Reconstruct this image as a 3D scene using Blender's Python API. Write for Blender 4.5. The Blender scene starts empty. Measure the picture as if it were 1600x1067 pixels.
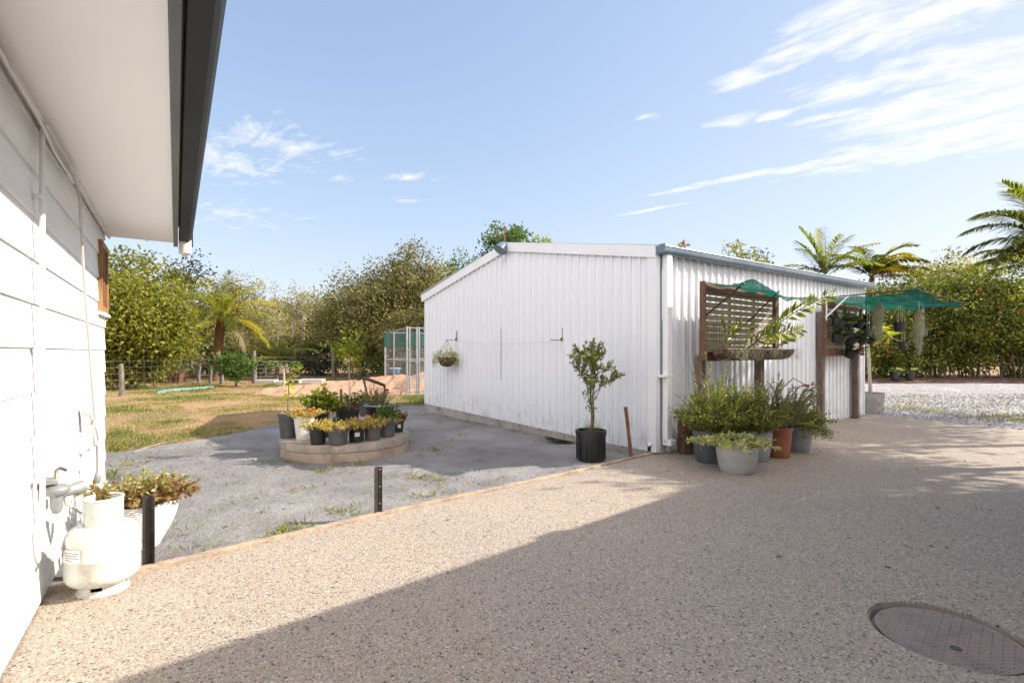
import bpy, bmesh, math, random
import numpy as np
from mathutils import Vector, Matrix, noise as mnoise

R = math.radians
rng = np.random.default_rng(7)
random.seed(7)
sc = bpy.context.scene
COL = sc.collection
CH = 1.2            # camera height
F = 800.0           # focal length in photo pixels
HOR = 550.0         # horizon row

def gp(px, py, z=0.0):
    """ground point (height z) seen at a photo pixel"""
    Y = F * (CH - z) / (py - HOR)
    return Vector(((px - 800) / F * Y, Y, z))
def ax(px, Y): return (px - 800) / F * Y
def az(py, Y): return CH + (HOR - py) / F * Y

# ---------------------------------------------------------------- mesh builder
class MB:
    def __init__(self):
        self.V = []; self.L = []; self.S = []; self.Rn = []; self.n = 0
    def add(self, verts, faces, rnd=0.5):
        v = np.asarray(verts, np.float32).reshape(-1, 3)
        for f in faces:
            self.L.append(np.asarray(f, np.int32) + self.n); self.S.append(np.array([len(f)], np.int32))
        self.Rn.append(np.full(len(faces), rnd, np.float32))
        self.V.append(v); self.n += len(v)
        return self
    def quads(self, v, q, rnd):
        self.V.append(np.asarray(v, np.float32)); self.L.append((np.asarray(q, np.int32) + self.n).ravel())
        self.S.append(np.full(len(q), 4, np.int32)); self.Rn.append(np.asarray(rnd, np.float32)); self.n += len(v)
    def box(self, c, s, rz=0, rx=0, ry=0, rnd=.5):
        M = Matrix.Translation(c) @ Matrix.Rotation(rz, 4, 'Z') @ Matrix.Rotation(ry, 4, 'Y') @ Matrix.Rotation(rx, 4, 'X')
        x, y, z = s[0]/2, s[1]/2, s[2]/2
        vs = [M @ Vector(p) for p in ((-x,-y,-z),(x,-y,-z),(x,y,-z),(-x,y,-z),(-x,-y,z),(x,-y,z),(x,y,z),(-x,y,z))]
        return self.add(vs, [(0,3,2,1),(4,5,6,7),(0,1,5,4),(1,2,6,5),(2,3,7,6),(3,0,4,7)], rnd)
    def tube(self, pts, rad, n=8, cap=True, rnd=.5):
        pts = [Vector(p) for p in pts]
        if not hasattr(rad, '__len__'): rad = [rad] * len(pts)
        vs = []; up = None
        for i, p in enumerate(pts):
            t = (pts[min(i+1, len(pts)-1)] - pts[max(i-1, 0)])
            t = t.normalized() if t.length > 1e-9 else Vector((0, 0, 1))
            if up is None:
                a = Vector((0, 0, 1)) if abs(t.z) < .9 else Vector((1, 0, 0))
                up = (a - t * a.dot(t)).normalized()
            else:
                up = (up - t * up.dot(t)); up = up.normalized() if up.length > 1e-6 else t.orthogonal().normalized()
            s = t.cross(up)
            for k in range(n):
                an = 2 * math.pi * k / n
                vs.append(p + (up * math.cos(an) + s * math.sin(an)) * rad[i])
        fs = []
        for i in range(len(pts) - 1):
            for k in range(n):
                k2 = (k + 1) % n
                fs.append((i*n+k, i*n+k2, (i+1)*n+k2, (i+1)*n+k))
        if cap:
            fs.append(tuple(range(n - 1, -1, -1))); fs.append(tuple((len(pts)-1)*n + k for k in range(n)))
        return self.add(vs, fs, rnd)
    def lathe(self, prof, n=32, c=(0, 0, 0), sq=0.0, sx=1, sy=1):
        """prof: list of (r, z); sq 0..1 squares the section"""
        vs = []; fs = []
        for r, z in prof:
            for k in range(n):
                a = 2 * math.pi * k / n
                ca, sa = math.cos(a), math.sin(a)
                m = 1.0
                if sq: m = (1 - sq) + sq / max(abs(ca), abs(sa))
                vs.append((c[0] + r*ca*m*sx, c[1] + r*sa*m*sy, c[2] + z))
        for i in range(len(prof) - 1):
            for k in range(n):
                k2 = (k + 1) % n
                fs.append((i*n+k, i*n+k2, (i+1)*n+k2, (i+1)*n+k))
        if prof[0][0] > 1e-5: fs.append(tuple(range(n - 1, -1, -1)))
        if prof[-1][0] > 1e-5: fs.append(tuple((len(prof)-1)*n + k for k in range(n)))
        return self.add(vs, fs)
    def prism(self, poly, z0, z1):
        n = len(poly)
        vs = [(p[0], p[1], z0) for p in poly] + [(p[0], p[1], z1) for p in poly]
        fs = [tuple(range(n - 1, -1, -1)), tuple(range(n, 2*n))]
        fs += [(k, (k+1) % n, n + (k+1) % n, n + k) for k in range(n)]
        return self.add(vs, fs)
    def sweep(self, prof, a, b):
        """closed 2-D profile (list of 3-D offsets) swept from a to b"""
        a, b = Vector(a), Vector(b); n = len(prof)
        vs = [a + Vector(p) for p in prof] + [b + Vector(p) for p in prof]
        fs = [tuple(range(n - 1, -1, -1)), tuple(range(n, 2*n))]
        fs += [(k, (k+1) % n, n + (k+1) % n, n + k) for k in range(n)]
        return self.add(vs, fs)
    def leaves(self, P, D, L, W, rnd, fold=.12, up_bias=0.0):
        P = np.asarray(P, float); n = len(P)
        if n == 0: return self
        D = np.asarray(D, float); D = D / (np.linalg.norm(D, axis=1, keepdims=True) + 1e-9)
        L = np.broadcast_to(np.asarray(L, float), (n,))[:, None]; W = np.broadcast_to(np.asarray(W, float), (n,))[:, None]
        q = rng.normal(size=(n, 3)); q[:, 2] += up_bias
        s = np.cross(D, q); s /= (np.linalg.norm(s, axis=1, keepdims=True) + 1e-9)
        u = np.cross(s, D)
        v = np.empty((n, 4, 3), np.float32)
        v[:, 0] = P; v[:, 1] = P + D*L*.45 + s*W*.5 + u*W*fold
        v[:, 2] = P + D*L; v[:, 3] = P + D*L*.45 - s*W*.5 + u*W*fold
        self.quads(v.reshape(-1, 3), np.arange(4*n).reshape(n, 4), np.broadcast_to(rnd, (n,)))
        return self
    def build(self, name, mat, parent=None, smooth=None, bevel=0.0):
        me = bpy.data.meshes.new(name)
        V = np.concatenate(self.V); L = np.concatenate(self.L); S = np.concatenate(self.S)
        me.vertices.add(len(V)); me.vertices.foreach_set('co', V.ravel())
        me.loops.add(len(L)); me.loops.foreach_set('vertex_index', L)
        me.polygons.add(len(S)); st = np.zeros(len(S), np.int32); st[1:] = np.cumsum(S)[:-1]
        me.polygons.foreach_set('loop_start', st); me.polygons.foreach_set('loop_total', S)
        me.update(calc_edges=True)
        a = me.attributes.new('rnd', 'FLOAT', 'FACE'); a.data.foreach_set('value', np.concatenate(self.Rn))
        me.polygons.foreach_set('use_smooth', np.full(len(S), smooth is not None))
        if smooth is not None: me.set_sharp_from_angle(angle=R(smooth))
        me.materials.append(mat)
        o = bpy.data.objects.new(name, me); COL.objects.link(o)
        if parent is not None: o.parent = parent
        if bevel:
            b = o.modifiers.new('edge', 'BEVEL'); b.width = bevel; b.segments = 2; b.limit_method = 'ANGLE'
        return o

def tag(o, label=None, cat=None, group=None, kind=None):
    if label: o['label'] = label
    if cat: o['category'] = cat
    if group: o['group'] = group
    if kind: o['kind'] = kind
    return o
def thing(name, label, cat, loc=(0, 0, 0), rz=0, group=None):
    o = bpy.data.objects.new(name, None); COL.objects.link(o)
    o.location = loc; o.rotation_euler = (0, 0, rz); o.empty_display_size = .2
    return tag(o, label, cat, group)
def copy_tree(o, parent=None):
    c = o.copy(); COL.objects.link(c)
    if parent is not None: c.parent = parent
    for ch in list(o.children): copy_tree(ch, c)
    return c

# ---------------------------------------------------------------- materials
def newmat(name):
    m = bpy.data.materials.new(name); m.use_nodes = True
    nt = m.node_tree; nt.nodes.clear()
    out = nt.nodes.new('ShaderNodeOutputMaterial')
    return m, nt, out
def N(nt, t, **kw):
    n = nt.nodes.new('ShaderNode' + t)
    for k, v in kw.items(): setattr(n, k, v)
    return n
def ramp(nt, fac, stops, interp='LINEAR'):
    r = N(nt, 'ValToRGB'); r.color_ramp.interpolation = interp
    e = r.color_ramp.elements
    while len(e) < len(stops): e.new(.5)
    for i, (p, c) in enumerate(stops):
        e[i].position = p; e[i].color = (*c, 1) if len(c) == 3 else c
    nt.links.new(fac, r.inputs[0]); return r.outputs[0]
def noise_n(nt, co, scale, detail=4, rough=.55, dist=0, dim='3D'):
    n = N(nt, 'TexNoise'); n.noise_dimensions = dim
    n.inputs['Scale'].default_value = scale; n.inputs['Detail'].default_value = detail
    n.inputs['Roughness'].default_value = rough; n.inputs['Distortion'].default_value = dist
    if co is not None: nt.links.new(co, n.inputs['Vector'])
    return n.outputs['Fac']
def mixc(nt, fac, a, b, mode='MIX'):
    m = N(nt, 'Mix', data_type='RGBA', blend_type=mode)
    for sock, val in ((0, fac), (6, a), (7, b)):
        if hasattr(val, 'is_linked') or hasattr(val, 'links'): nt.links.new(val, m.inputs[sock])
        elif isinstance(val, (int, float)): m.inputs[sock].default_value = val
        else: m.inputs[sock].default_value = (*val, 1)
    return m.outputs[2]
def mathn(nt, op, a, b=None):
    m = N(nt, 'Math', operation=op)
    for i, v in enumerate((a, b)):
        if v is None: continue
        if hasattr(v, 'links'): nt.links.new(v, m.inputs[i])
        else: m.inputs[i].default_value = v
    return m.outputs[0]
def ocoord(nt): return N(nt, 'TexCoord').outputs['Object']
def scalev(nt, co, s):
    m = N(nt, 'Mapping'); m.inputs['Scale'].default_value = s; nt.links.new(co, m.inputs['Vector']); return m.outputs[0]
def bump(nt, h, strength, dist, normal=None):
    b = N(nt, 'Bump'); b.inputs['Strength'].default_value = strength; b.inputs['Distance'].default_value = dist
    nt.links.new(h, b.inputs['Height'])
    if normal is not None: nt.links.new(normal, b.inputs['Normal'])
    return b.outputs[0]
def prin(nt, out, col, rough=.5, metal=0, spec=.5, nrm=None):
    p = N(nt, 'BsdfPrincipled')
    if hasattr(col, 'links'): nt.links.new(col, p.inputs['Base Color'])
    else: p.inputs['Base Color'].default_value = (*col, 1)
    if hasattr(rough, 'links'): nt.links.new(rough, p.inputs['Roughness'])
    else: p.inputs['Roughness'].default_value = rough
    p.inputs['Metallic'].default_value = metal; p.inputs['Specular IOR Level'].default_value = spec
    if nrm is not None: nt.links.new(nrm, p.inputs['Normal'])
    if out is not None: nt.links.new(p.outputs[0], out.inputs[0])
    return p

def surf(name, c1, c2=None, scale=6, rough=.5, metal=0, spec=.5, bmp=0.0, bscale=40, bdist=.01, stretch=(1,1,1), lo=.35, hi=.68, c3=None, s3=2.0):
    m, nt, out = newmat(name)
    co = scalev(nt, ocoord(nt), stretch)
    col = c1
    if c2 is not None:
        col = ramp(nt, noise_n(nt, co, scale, 6, .62), [(lo, c1), (hi, c2)])
    if c3 is not None:
        f = ramp(nt, noise_n(nt, co, s3, 5, .7), [(.52, (0,0,0)), (.68, (1,1,1))])
        col = mixc(nt, f, col, c3)
    nrm = bump(nt, noise_n(nt, co, bscale, 4, .6), bmp, bdist) if bmp else None
    prin(nt, out, col, rough, metal, spec, nrm)
    return m

def leafmat(name, cols, trans=.35, rough=.5):
    m, nt, out = newmat(name)
    at = N(nt, 'Attribute'); at.attribute_name = 'rnd'
    n = len(cols)
    col = ramp(nt, at.outputs['Fac'], [(i/(n-1), c) for i, c in enumerate(cols)])
    p = prin(nt, None, col, rough, 0, .35)
    t = N(nt, 'BsdfTranslucent')
    col2 = mixc(nt, .55, col, (.5, .55, .05), 'MULTIPLY')
    col2 = mixc(nt, 1.0, col, (1.5, 1.6, .6), 'MULTIPLY')
    nt.links.new(col2, t.inputs[0])
    mx = N(nt, 'MixShader'); mx.inputs[0].default_value = trans
    nt.links.new(p.outputs[0], mx.inputs[1]); nt.links.new(t.outputs[0], mx.inputs[2])
    nt.links.new(mx.outputs[0], out.inputs[0])
    return m

def cloth(name, c1, c2, trans=.45, alpha=.0):
    m, nt, out = newmat(name)
    co = ocoord(nt)
    col = ramp(nt, noise_n(nt, co, 5, 5), [(.35, c1), (.65, c2)])
    nb = bump(nt, noise_n(nt, co, 160, 2), .4, .004)
    p = prin(nt, None, col, .75, 0, .2, nb)
    t = N(nt, 'BsdfTranslucent'); nt.links.new(col, t.inputs[0])
    mx = N(nt, 'MixShader'); mx.inputs[0].default_value = trans
    nt.links.new(p.outputs[0], mx.inputs[1]); nt.links.new(t.outputs[0], mx.inputs[2])
    sh = mx.outputs[0]
    if alpha:
        tr = N(nt, 'BsdfTransparent'); m2 = N(nt, 'MixShader')
        wv = noise_n(nt, co, 220, 2, .5)
        nt.links.new(ramp(nt, wv, [(.5-alpha*.3, (1,1,1)), (.5-alpha*.3+.04, (0,0,0))]), m2.inputs[0])
        nt.links.new(sh, m2.inputs[1]); nt.links.new(tr.outputs[0], m2.inputs[2]); sh = m2.outputs[0]
    nt.links.new(sh, out.inputs[0])
    return m

def m_aggregate():
    m, nt, out = newmat('exposed_aggregate')
    co = scalev(nt, ocoord(nt), (1, 1, 0))
    co2 = N(nt, 'VectorMath', operation='ADD')
    nz = N(nt, 'TexNoise'); nz.inputs['Scale'].default_value = 60; nt.links.new(co, nz.inputs['Vector'])
    vs = N(nt, 'VectorMath', operation='SCALE'); vs.inputs['Scale'].default_value = .012; nt.links.new(nz.outputs['Color'], vs.inputs[0])
    nt.links.new(co, co2.inputs[0]); nt.links.new(vs.outputs[0], co2.inputs[1])
    def vor(scale):
        v = N(nt, 'TexVoronoi'); v.inputs['Scale'].default_value = scale; nt.links.new(co2.outputs[0], v.inputs['Vector'])
        sp = N(nt, 'SeparateColor'); nt.links.new(v.outputs['Color'], sp.inputs[0])
        return v.outputs['Distance'], sp.outputs[0], sp.outputs[1]
    d, r, g = vor(100)
    col = ramp(nt, r, [(0, (.06,.058,.062)), (.10, (.17,.15,.135)), (.2, (.34,.27,.21)), (.38, (.47,.372,.285)), (.56, (.41,.312,.24)), (.72, (.55,.455,.36)), (.88, (.62,.54,.445)), (.96, (.27,.255,.25))], 'CONSTANT')
    d2, r2, g2 = vor(165)
    colf = ramp(nt, r2, [(0, (.075,.072,.072)), (.1, (.40,.325,.25)), (.5, (.53,.45,.36)), (.85, (.31,.265,.225))], 'CONSTANT')
    pick = ramp(nt, noise_n(nt, co, 30, 3), [(.47, (0,0,0)), (.5, (1,1,1))])
    col = mixc(nt, pick, col, colf)
    # mortar between stones
    gap = ramp(nt, d, [(.5, (1,1,1)), (.66, (0,0,0))])
    col = mixc(nt, gap, (.36,.285,.22), col)
    # broad wear: greyer worn lane and warmer patches
    big = ramp(nt, noise_n(nt, co, .55, 5, .6), [(.38, (0,0,0)), (.66, (1,1,1))])
    col = mixc(nt, mathn(nt, 'MULTIPLY', big, .55), col, mixc(nt, 1.0, col, (.78,.80,.86), 'MULTIPLY'))
    st = ramp(nt, noise_n(nt, co, 3.2, 6, .7), [(.58, (0,0,0)), (.74, (1,1,1))])
    col = mixc(nt, mathn(nt, 'MULTIPLY', st, .55), col, mixc(nt, 1.0, col, (.8,.72,.62), 'MULTIPLY'))
    hb = mathn(nt, 'SUBTRACT', 1.0, d)
    nb = bump(nt, hb, .55, .006)
    rr = ramp(nt, g, [(0, (.45,)*3), (1, (.8,)*3)])
    prin(nt, out, col, rr, 0, .35, nb)
    return m

def m_gravel():
    m, nt, out = newmat('crushed_gravel')
    co = scalev(nt, ocoord(nt), (1, 1, 0))
    v = N(nt, 'TexVoronoi'); v.inputs['Scale'].default_value = 22; nt.links.new(co, v.inputs['Vector'])
    sp = N(nt, 'SeparateColor'); nt.links.new(v.outputs['Color'], sp.inputs[0])
    col = ramp(nt, sp.outputs[0], [(0, (.15,.14,.145)), (.15, (.29,.27,.275)), (.4, (.39,.365,.37)), (.7, (.48,.455,.46)), (.9, (.58,.56,.565))], 'CONSTANT')
    pa = ramp(nt, noise_n(nt, co, .35, 6, .65), [(.42, (0,0,0)), (.66, (1,1,1))])
    col = mixc(nt, mathn(nt, 'MULTIPLY', pa, .6), col, mixc(nt, 1.0, col, (.72,.66,.58), 'MULTIPLY'))
    nb = bump(nt, mathn(nt, 'SUBTRACT', 1.0, v.outputs['Distance']), .8, .03)
    prin(nt, out, col, .8, 0, .3, nb)
    return m

def m_sand():
    m, nt, out = newmat('crusher_dust')
    co = ocoord(nt)
    a = ramp(nt, noise_n(nt, co, .9, 7, .65), [(.34, (.20,.19,.185)), (.5, (.275,.262,.255)), (.66, (.35,.335,.322))])
    gr = ramp(nt, noise_n(nt, co, 110, 4, .75), [(.34, (.45,.45,.46)), (.5, (1,1,1)), (.66, (1.45,1.42,1.38))])
    col = mixc(nt, 1.0, a, gr, 'MULTIPLY')
    br = ramp(nt, noise_n(nt, co, 2.2, 6, .7), [(.57, (0,0,0)), (.72, (1,1,1))])
    col = mixc(nt, mathn(nt, 'MULTIPLY', br, .45), col, (.27,.215,.15))
    nb = bump(nt, noise_n(nt, co, 9, 7, .72), 1.0, .06)
    nb = bump(nt, noise_n(nt, co, 120, 3), .5, .006, nb)
    prin(nt, out, col, .9, 0, .2, nb)
    return m

def m_lawn():
    m, nt, out = newmat('dry_lawn')
    co = ocoord(nt)
    f = noise_n(nt, co, .55, 7, .7, .4)
    col = ramp(nt, f, [(.34, (.19,.17,.07)), (.44, (.32,.235,.125)), (.52, (.42,.28,.165)), (.6, (.47,.285,.18)), (.7, (.30,.235,.11))])
    fine = ramp(nt, noise_n(nt, co, 24, 6, .75), [(.32, (.55,.55,.5)), (.52, (1,1,1)), (.72, (1.3,1.25,1.1))])
    col = mixc(nt, 1.0, col, fine, 'MULTIPLY')
    nb = bump(nt, noise_n(nt, co, 16, 6, .7), 1.0, .06)
    prin(nt, out, col, .95, 0, .1, nb)
    return m

def m_timber(name, c1, c2, c3, axis=0, rough=.8):
    m, nt, out = newmat(name)
    s = [22, 22, 22]; s[axis] = 1.4
    co = scalev(nt, ocoord(nt), s)
    f = noise_n(nt, co, 1.6, 6, .65, .6)
    col = ramp(nt, f, [(.3, c1), (.5, c2), (.72, c3)])
    w = ramp(nt, noise_n(nt, ocoord(nt), 4, 5, .7), [(.4, (.75,.75,.78)), (.65, (1.1,1.05,1))])
    col = mixc(nt, 1.0, col, w, 'MULTIPLY')
    nb = bump(nt, f, .6, .006)
    prin(nt, out, col, rough, 0, .25, nb)
    return m

def m_boards():
    m, nt, out = newmat('white_weatherboard')
    co = ocoord(nt)
    col = ramp(nt, noise_n(nt, scalev(nt, co, (.6,.6,3)), 3, 6, .65), [(.36, (.74,.735,.72)), (.6, (.8,.8,.79))])
    geo = N(nt, 'NewGeometry'); sx = N(nt, 'SeparateXYZ'); nt.links.new(geo.outputs['Position'], sx.inputs[0])
    low = N(nt, 'MapRange'); low.inputs['From Min'].default_value = .55; low.inputs['From Max'].default_value = .02
    nt.links.new(sx.outputs[2], low.inputs[0])
    spl = mathn(nt, 'MULTIPLY', low.outputs[0], ramp(nt, noise_n(nt, co, 14, 6, .7), [(.5, (0,0,0)), (.66, (1,1,1))]))
    col = mixc(nt, mathn(nt, 'MULTIPLY', spl, .5), col, (.42,.33,.25))
    nb = bump(nt, noise_n(nt, scalev(nt, co, (3,3,30)), 6, 4), .12, .004)
    prin(nt, out, col, .45, 0, .4, nb)
    return m

def m_shed():
    m, nt, out = newmat('white_steel_cladding')
    co = ocoord(nt)
    streak = ramp(nt, noise_n(nt, scalev(nt, co, (9,9,.35)), 2.2, 6, .65), [(.3, (.757,.774,.80)), (.7, (.768,.785,.81))])
    sp = ramp(nt, noise_n(nt, co, 1.1, 6, .7), [(.5, (0,0,0)), (.7, (1,1,1))])
    col = mixc(nt, mathn(nt, 'MULTIPLY', sp, .08), streak, (.62,.61,.60))
    sx = N(nt, 'SeparateXYZ'); nt.links.new(co, sx.inputs[0])
    low = N(nt, 'MapRange'); low.inputs['From Min'].default_value = .55; low.inputs['From Max'].default_value = .05
    nt.links.new(sx.outputs[2], low.inputs[0])
    d = mathn(nt, 'MULTIPLY', low.outputs[0], ramp(nt, noise_n(nt, scalev(nt, co, (1,1,.5)), 9, 6, .75), [(.48, (0,0,0)), (.66, (1,1,1))]))
    col = mixc(nt, mathn(nt, 'MULTIPLY', d, .55), col, (.36,.29,.23))
    nb = bump(nt, noise_n(nt, scalev(nt, co, (1,1,.4)), 2.5, 3), .1, .02)
    prin(nt, out, col, .38, 0, .5, nb)
    return m

def m_plate():
    m, nt, out = newmat('checker_plate')
    co = ocoord(nt)
    col = ramp(nt, noise_n(nt, co, 6, 6, .7), [(.35, (.23,.18,.155)), (.55, (.31,.25,.215)), (.72, (.33,.23,.16))])
    nb = bump(nt, noise_n(nt, co, 220, 3), .3, .002)
    prin(nt, out, col, .62, .1, .45, nb)
    return m

M = dict(
    aggregate=m_aggregate(), gravel=m_gravel(), sand=m_sand(), lawn=m_lawn(), boards=m_boards(), shed=m_shed(), plate=m_plate(),
    soffit=surf('painted_soffit', (.87,.85,.845), (.89,.875,.87), 1.2, .6, bmp=.1, bscale=30, bdist=.003),
    fascia=surf('grey_fascia_paint', (.085,.095,.10), (.12,.13,.135), 3, .5),
    guttergrey=surf('charcoal_gutter_paint', (.026,.028,.03), (.036,.038,.04), 2, .75, 0, .15),
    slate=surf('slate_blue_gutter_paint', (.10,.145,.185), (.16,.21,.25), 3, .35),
    roof=surf('steel_roof_sheet', (.42,.44,.46), (.5,.52,.53), 2, .4, .3),
    whitemetal=surf('white_flashing_steel', (.72,.725,.735), (.78,.785,.79), 2.5, .4),
    concrete=surf('weathered_concrete', (.27,.225,.18), (.42,.36,.295), 5, .85, bmp=.5, bscale=60, bdist=.008, c3=(.16,.135,.115), s3=3),
    ringcon=surf('round_slab_concrete', (.33,.25,.185), (.46,.37,.29), 4, .85, bmp=.5, bscale=50, bdist=.008, c3=(.2,.16,.125), s3=2.4),
    slabgrey=surf('shed_slab_concrete', (.3,.265,.235), (.46,.42,.38), 6, .9, bmp=.6, bscale=40, bdist=.012, c3=(.12,.095,.075), s3=3),
    edging=m_timber('bleached_edging_timber', (.28,.21,.15), (.41,.32,.235), (.54,.44,.34)),
    timber=m_timber('brown_slat_timber', (.085,.045,.028), (.155,.085,.055), (.25,.15,.1)),
    postwood=m_timber('greyed_post_timber', (.10,.075,.06), (.17,.13,.105), (.26,.205,.17), 2),
    greywood=m_timber('silver_fence_timber', (.10,.085,.07), (.18,.16,.135), (.28,.255,.22), 2),
    windowwood=m_timber('orange_window_timber', (.22,.105,.04), (.36,.19,.075), (.48,.28,.13), 2, .55),
    bark=m_timber('tree_bark', (.05,.04,.03), (.12,.095,.07), (.22,.18,.14), 2, .95),
    palebark=m_timber('pale_gum_bark', (.25,.21,.17), (.45,.40,.34), (.6,.56,.5), 2, .9),
    palmbark=m_timber('palm_husk', (.11,.06,.035), (.22,.125,.075), (.33,.21,.13), 2, .95),
    stem=surf('green_brown_stem', (.10,.085,.04), (.17,.14,.075), 20, .7),
    caudex=surf('grey_succulent_stem', (.13,.125,.075), (.23,.2,.13), 12, .6, bmp=.3, bscale=50),
    rust=surf('rusted_steel', (.14,.07,.045), (.25,.12,.065), 14, .8, .4, bmp=.4, bscale=60, bdist=.003),
    darksteel=surf('black_star_picket_paint', (.028,.024,.022), (.055,.045,.04), 10, .5, .3, c3=(.10,.05,.03), s3=6),
    galv=surf('galvanised_steel', (.36,.37,.39), (.5,.51,.53), 8, .4, .75),
    wire=surf('fence_wire', (.17,.175,.175), (.26,.26,.26), 8, .5, .5),
    blackplastic=surf('black_pot_plastic', (.012,.012,.013), (.028,.027,.026), 7, .45, bmp=.15, bscale=30),
    greyplastic=surf('grey_pot_plastic', (.062,.066,.07), (.09,.094,.097), 6, .55, c3=(.13,.12,.105), s3=4),
    brownplastic=surf('brown_grey_pot_plastic', (.085,.078,.07), (.115,.105,.093), 6, .6),
    darkpot=surf('charcoal_blue_glaze', (.065,.082,.095), (.10,.118,.13), 4, .5, c3=(.17,.18,.185), s3=5),
    lightpot=surf('pale_grey_fibre_pot', (.36,.355,.345), (.45,.445,.435), 3, .6, c3=(.29,.28,.265), s3=2, stretch=(1,1,3)),
    midpot=surf('mid_grey_fibre_pot', (.24,.26,.275), (.32,.335,.345), 4, .55),
    bluepot=surf('blue_grey_glazed_pot', (.20,.235,.255), (.29,.315,.325), 5, .4, stretch=(1,1,.5)),
    terracotta=surf('terracotta_plastic', (.25,.085,.038), (.32,.12,.058), 5, .55),
    whitepot=surf('white_planter_plastic', (.66,.64,.6), (.76,.74,.71), 4, .5),
    concpot=surf('stained_concrete_pot', (.25,.23,.21), (.37,.345,.32), 5, .9, bmp=.4, bscale=50, c3=(.11,.095,.08), s3=4),
    soil=surf('potting_soil', (.03,.02,.014), (.075,.05,.033), 30, .95, bmp=1, bscale=60, bdist=.02),
    mulch=surf('red_brown_mulch', (.06,.03,.02), (.14,.07,.045), 18, .95, bmp=1, bscale=40, bdist=.04),
    dirt=surf('red_earth', (.42,.225,.13), (.56,.335,.21), 2.5, .95, bmp=1, bscale=9, bdist=.08, c3=(.38,.29,.2), s3=1.2),
    coir=surf('coir_fibre', (.07,.04,.025), (.2,.125,.075), 26, .95, bmp=1, bscale=70, bdist=.02),
    gas=surf('cream_cylinder_enamel', (.58,.60,.545), (.64,.655,.60), 3, .32, c3=(.44,.40,.32), s3=9),
    brass=surf('valve_metal', (.17,.15,.11), (.24,.21,.16), 9, .4, .7),
    greymetal=surf('regulator_casting', (.25,.25,.25), (.34,.34,.335), 9, .5, .4),
    pvc=surf('white_conduit_plastic', (.68,.67,.65), (.75,.745,.73), 3, .45),
    cable=surf('grey_cable_sheath', (.46,.42,.38), (.56,.53,.49), 5, .5),
    darkplastic=surf('black_fitting_plastic', (.02,.02,.022), (.04,.04,.042), 8, .45),
    agedplastic=surf('yellowed_pipe_plastic', (.62,.58,.52), (.7,.67,.62), 3, .4, c3=(.42,.26,.13), s3=5),
    glass=surf('dark_window_glass', (.03,.035,.04), (.05,.055,.06), 2, .08, 0, .8),
    green=cloth('green_shade_cloth', (.003,.085,.062), (.009,.125,.092), .5, .45),
    khaki=cloth('khaki_backing_mesh', (.2,.17,.095), (.27,.235,.14), .4),
    tarp=surf('turquoise_tarp', (.14,.27,.25), (.22,.36,.33), 5, .6),
    blue=surf('blue_tub_plastic', (.03,.2,.5), (.05,.27,.6), 5, .4),
    block=surf('pale_concrete_block', (.5,.48,.45), (.62,.6,.57), 6, .9),
    string=surf('white_cord', (.55,.52,.45), (.62,.6,.55), 9, .8),
    sticker=surf('white_sticker', (.74,.72,.71), (.78,.76,.75), 9, .5),
    ink=surf('grey_print_ink', (.2,.19,.2), (.24,.23,.24), 9, .6),
    pink=surf('magenta_print_ink', (.55,.08,.22), (.6,.1,.26), 9, .6),
    palepink=surf('pale_pink_print', (.74,.5,.55), (.76,.54,.58), 9, .6),
)
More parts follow.
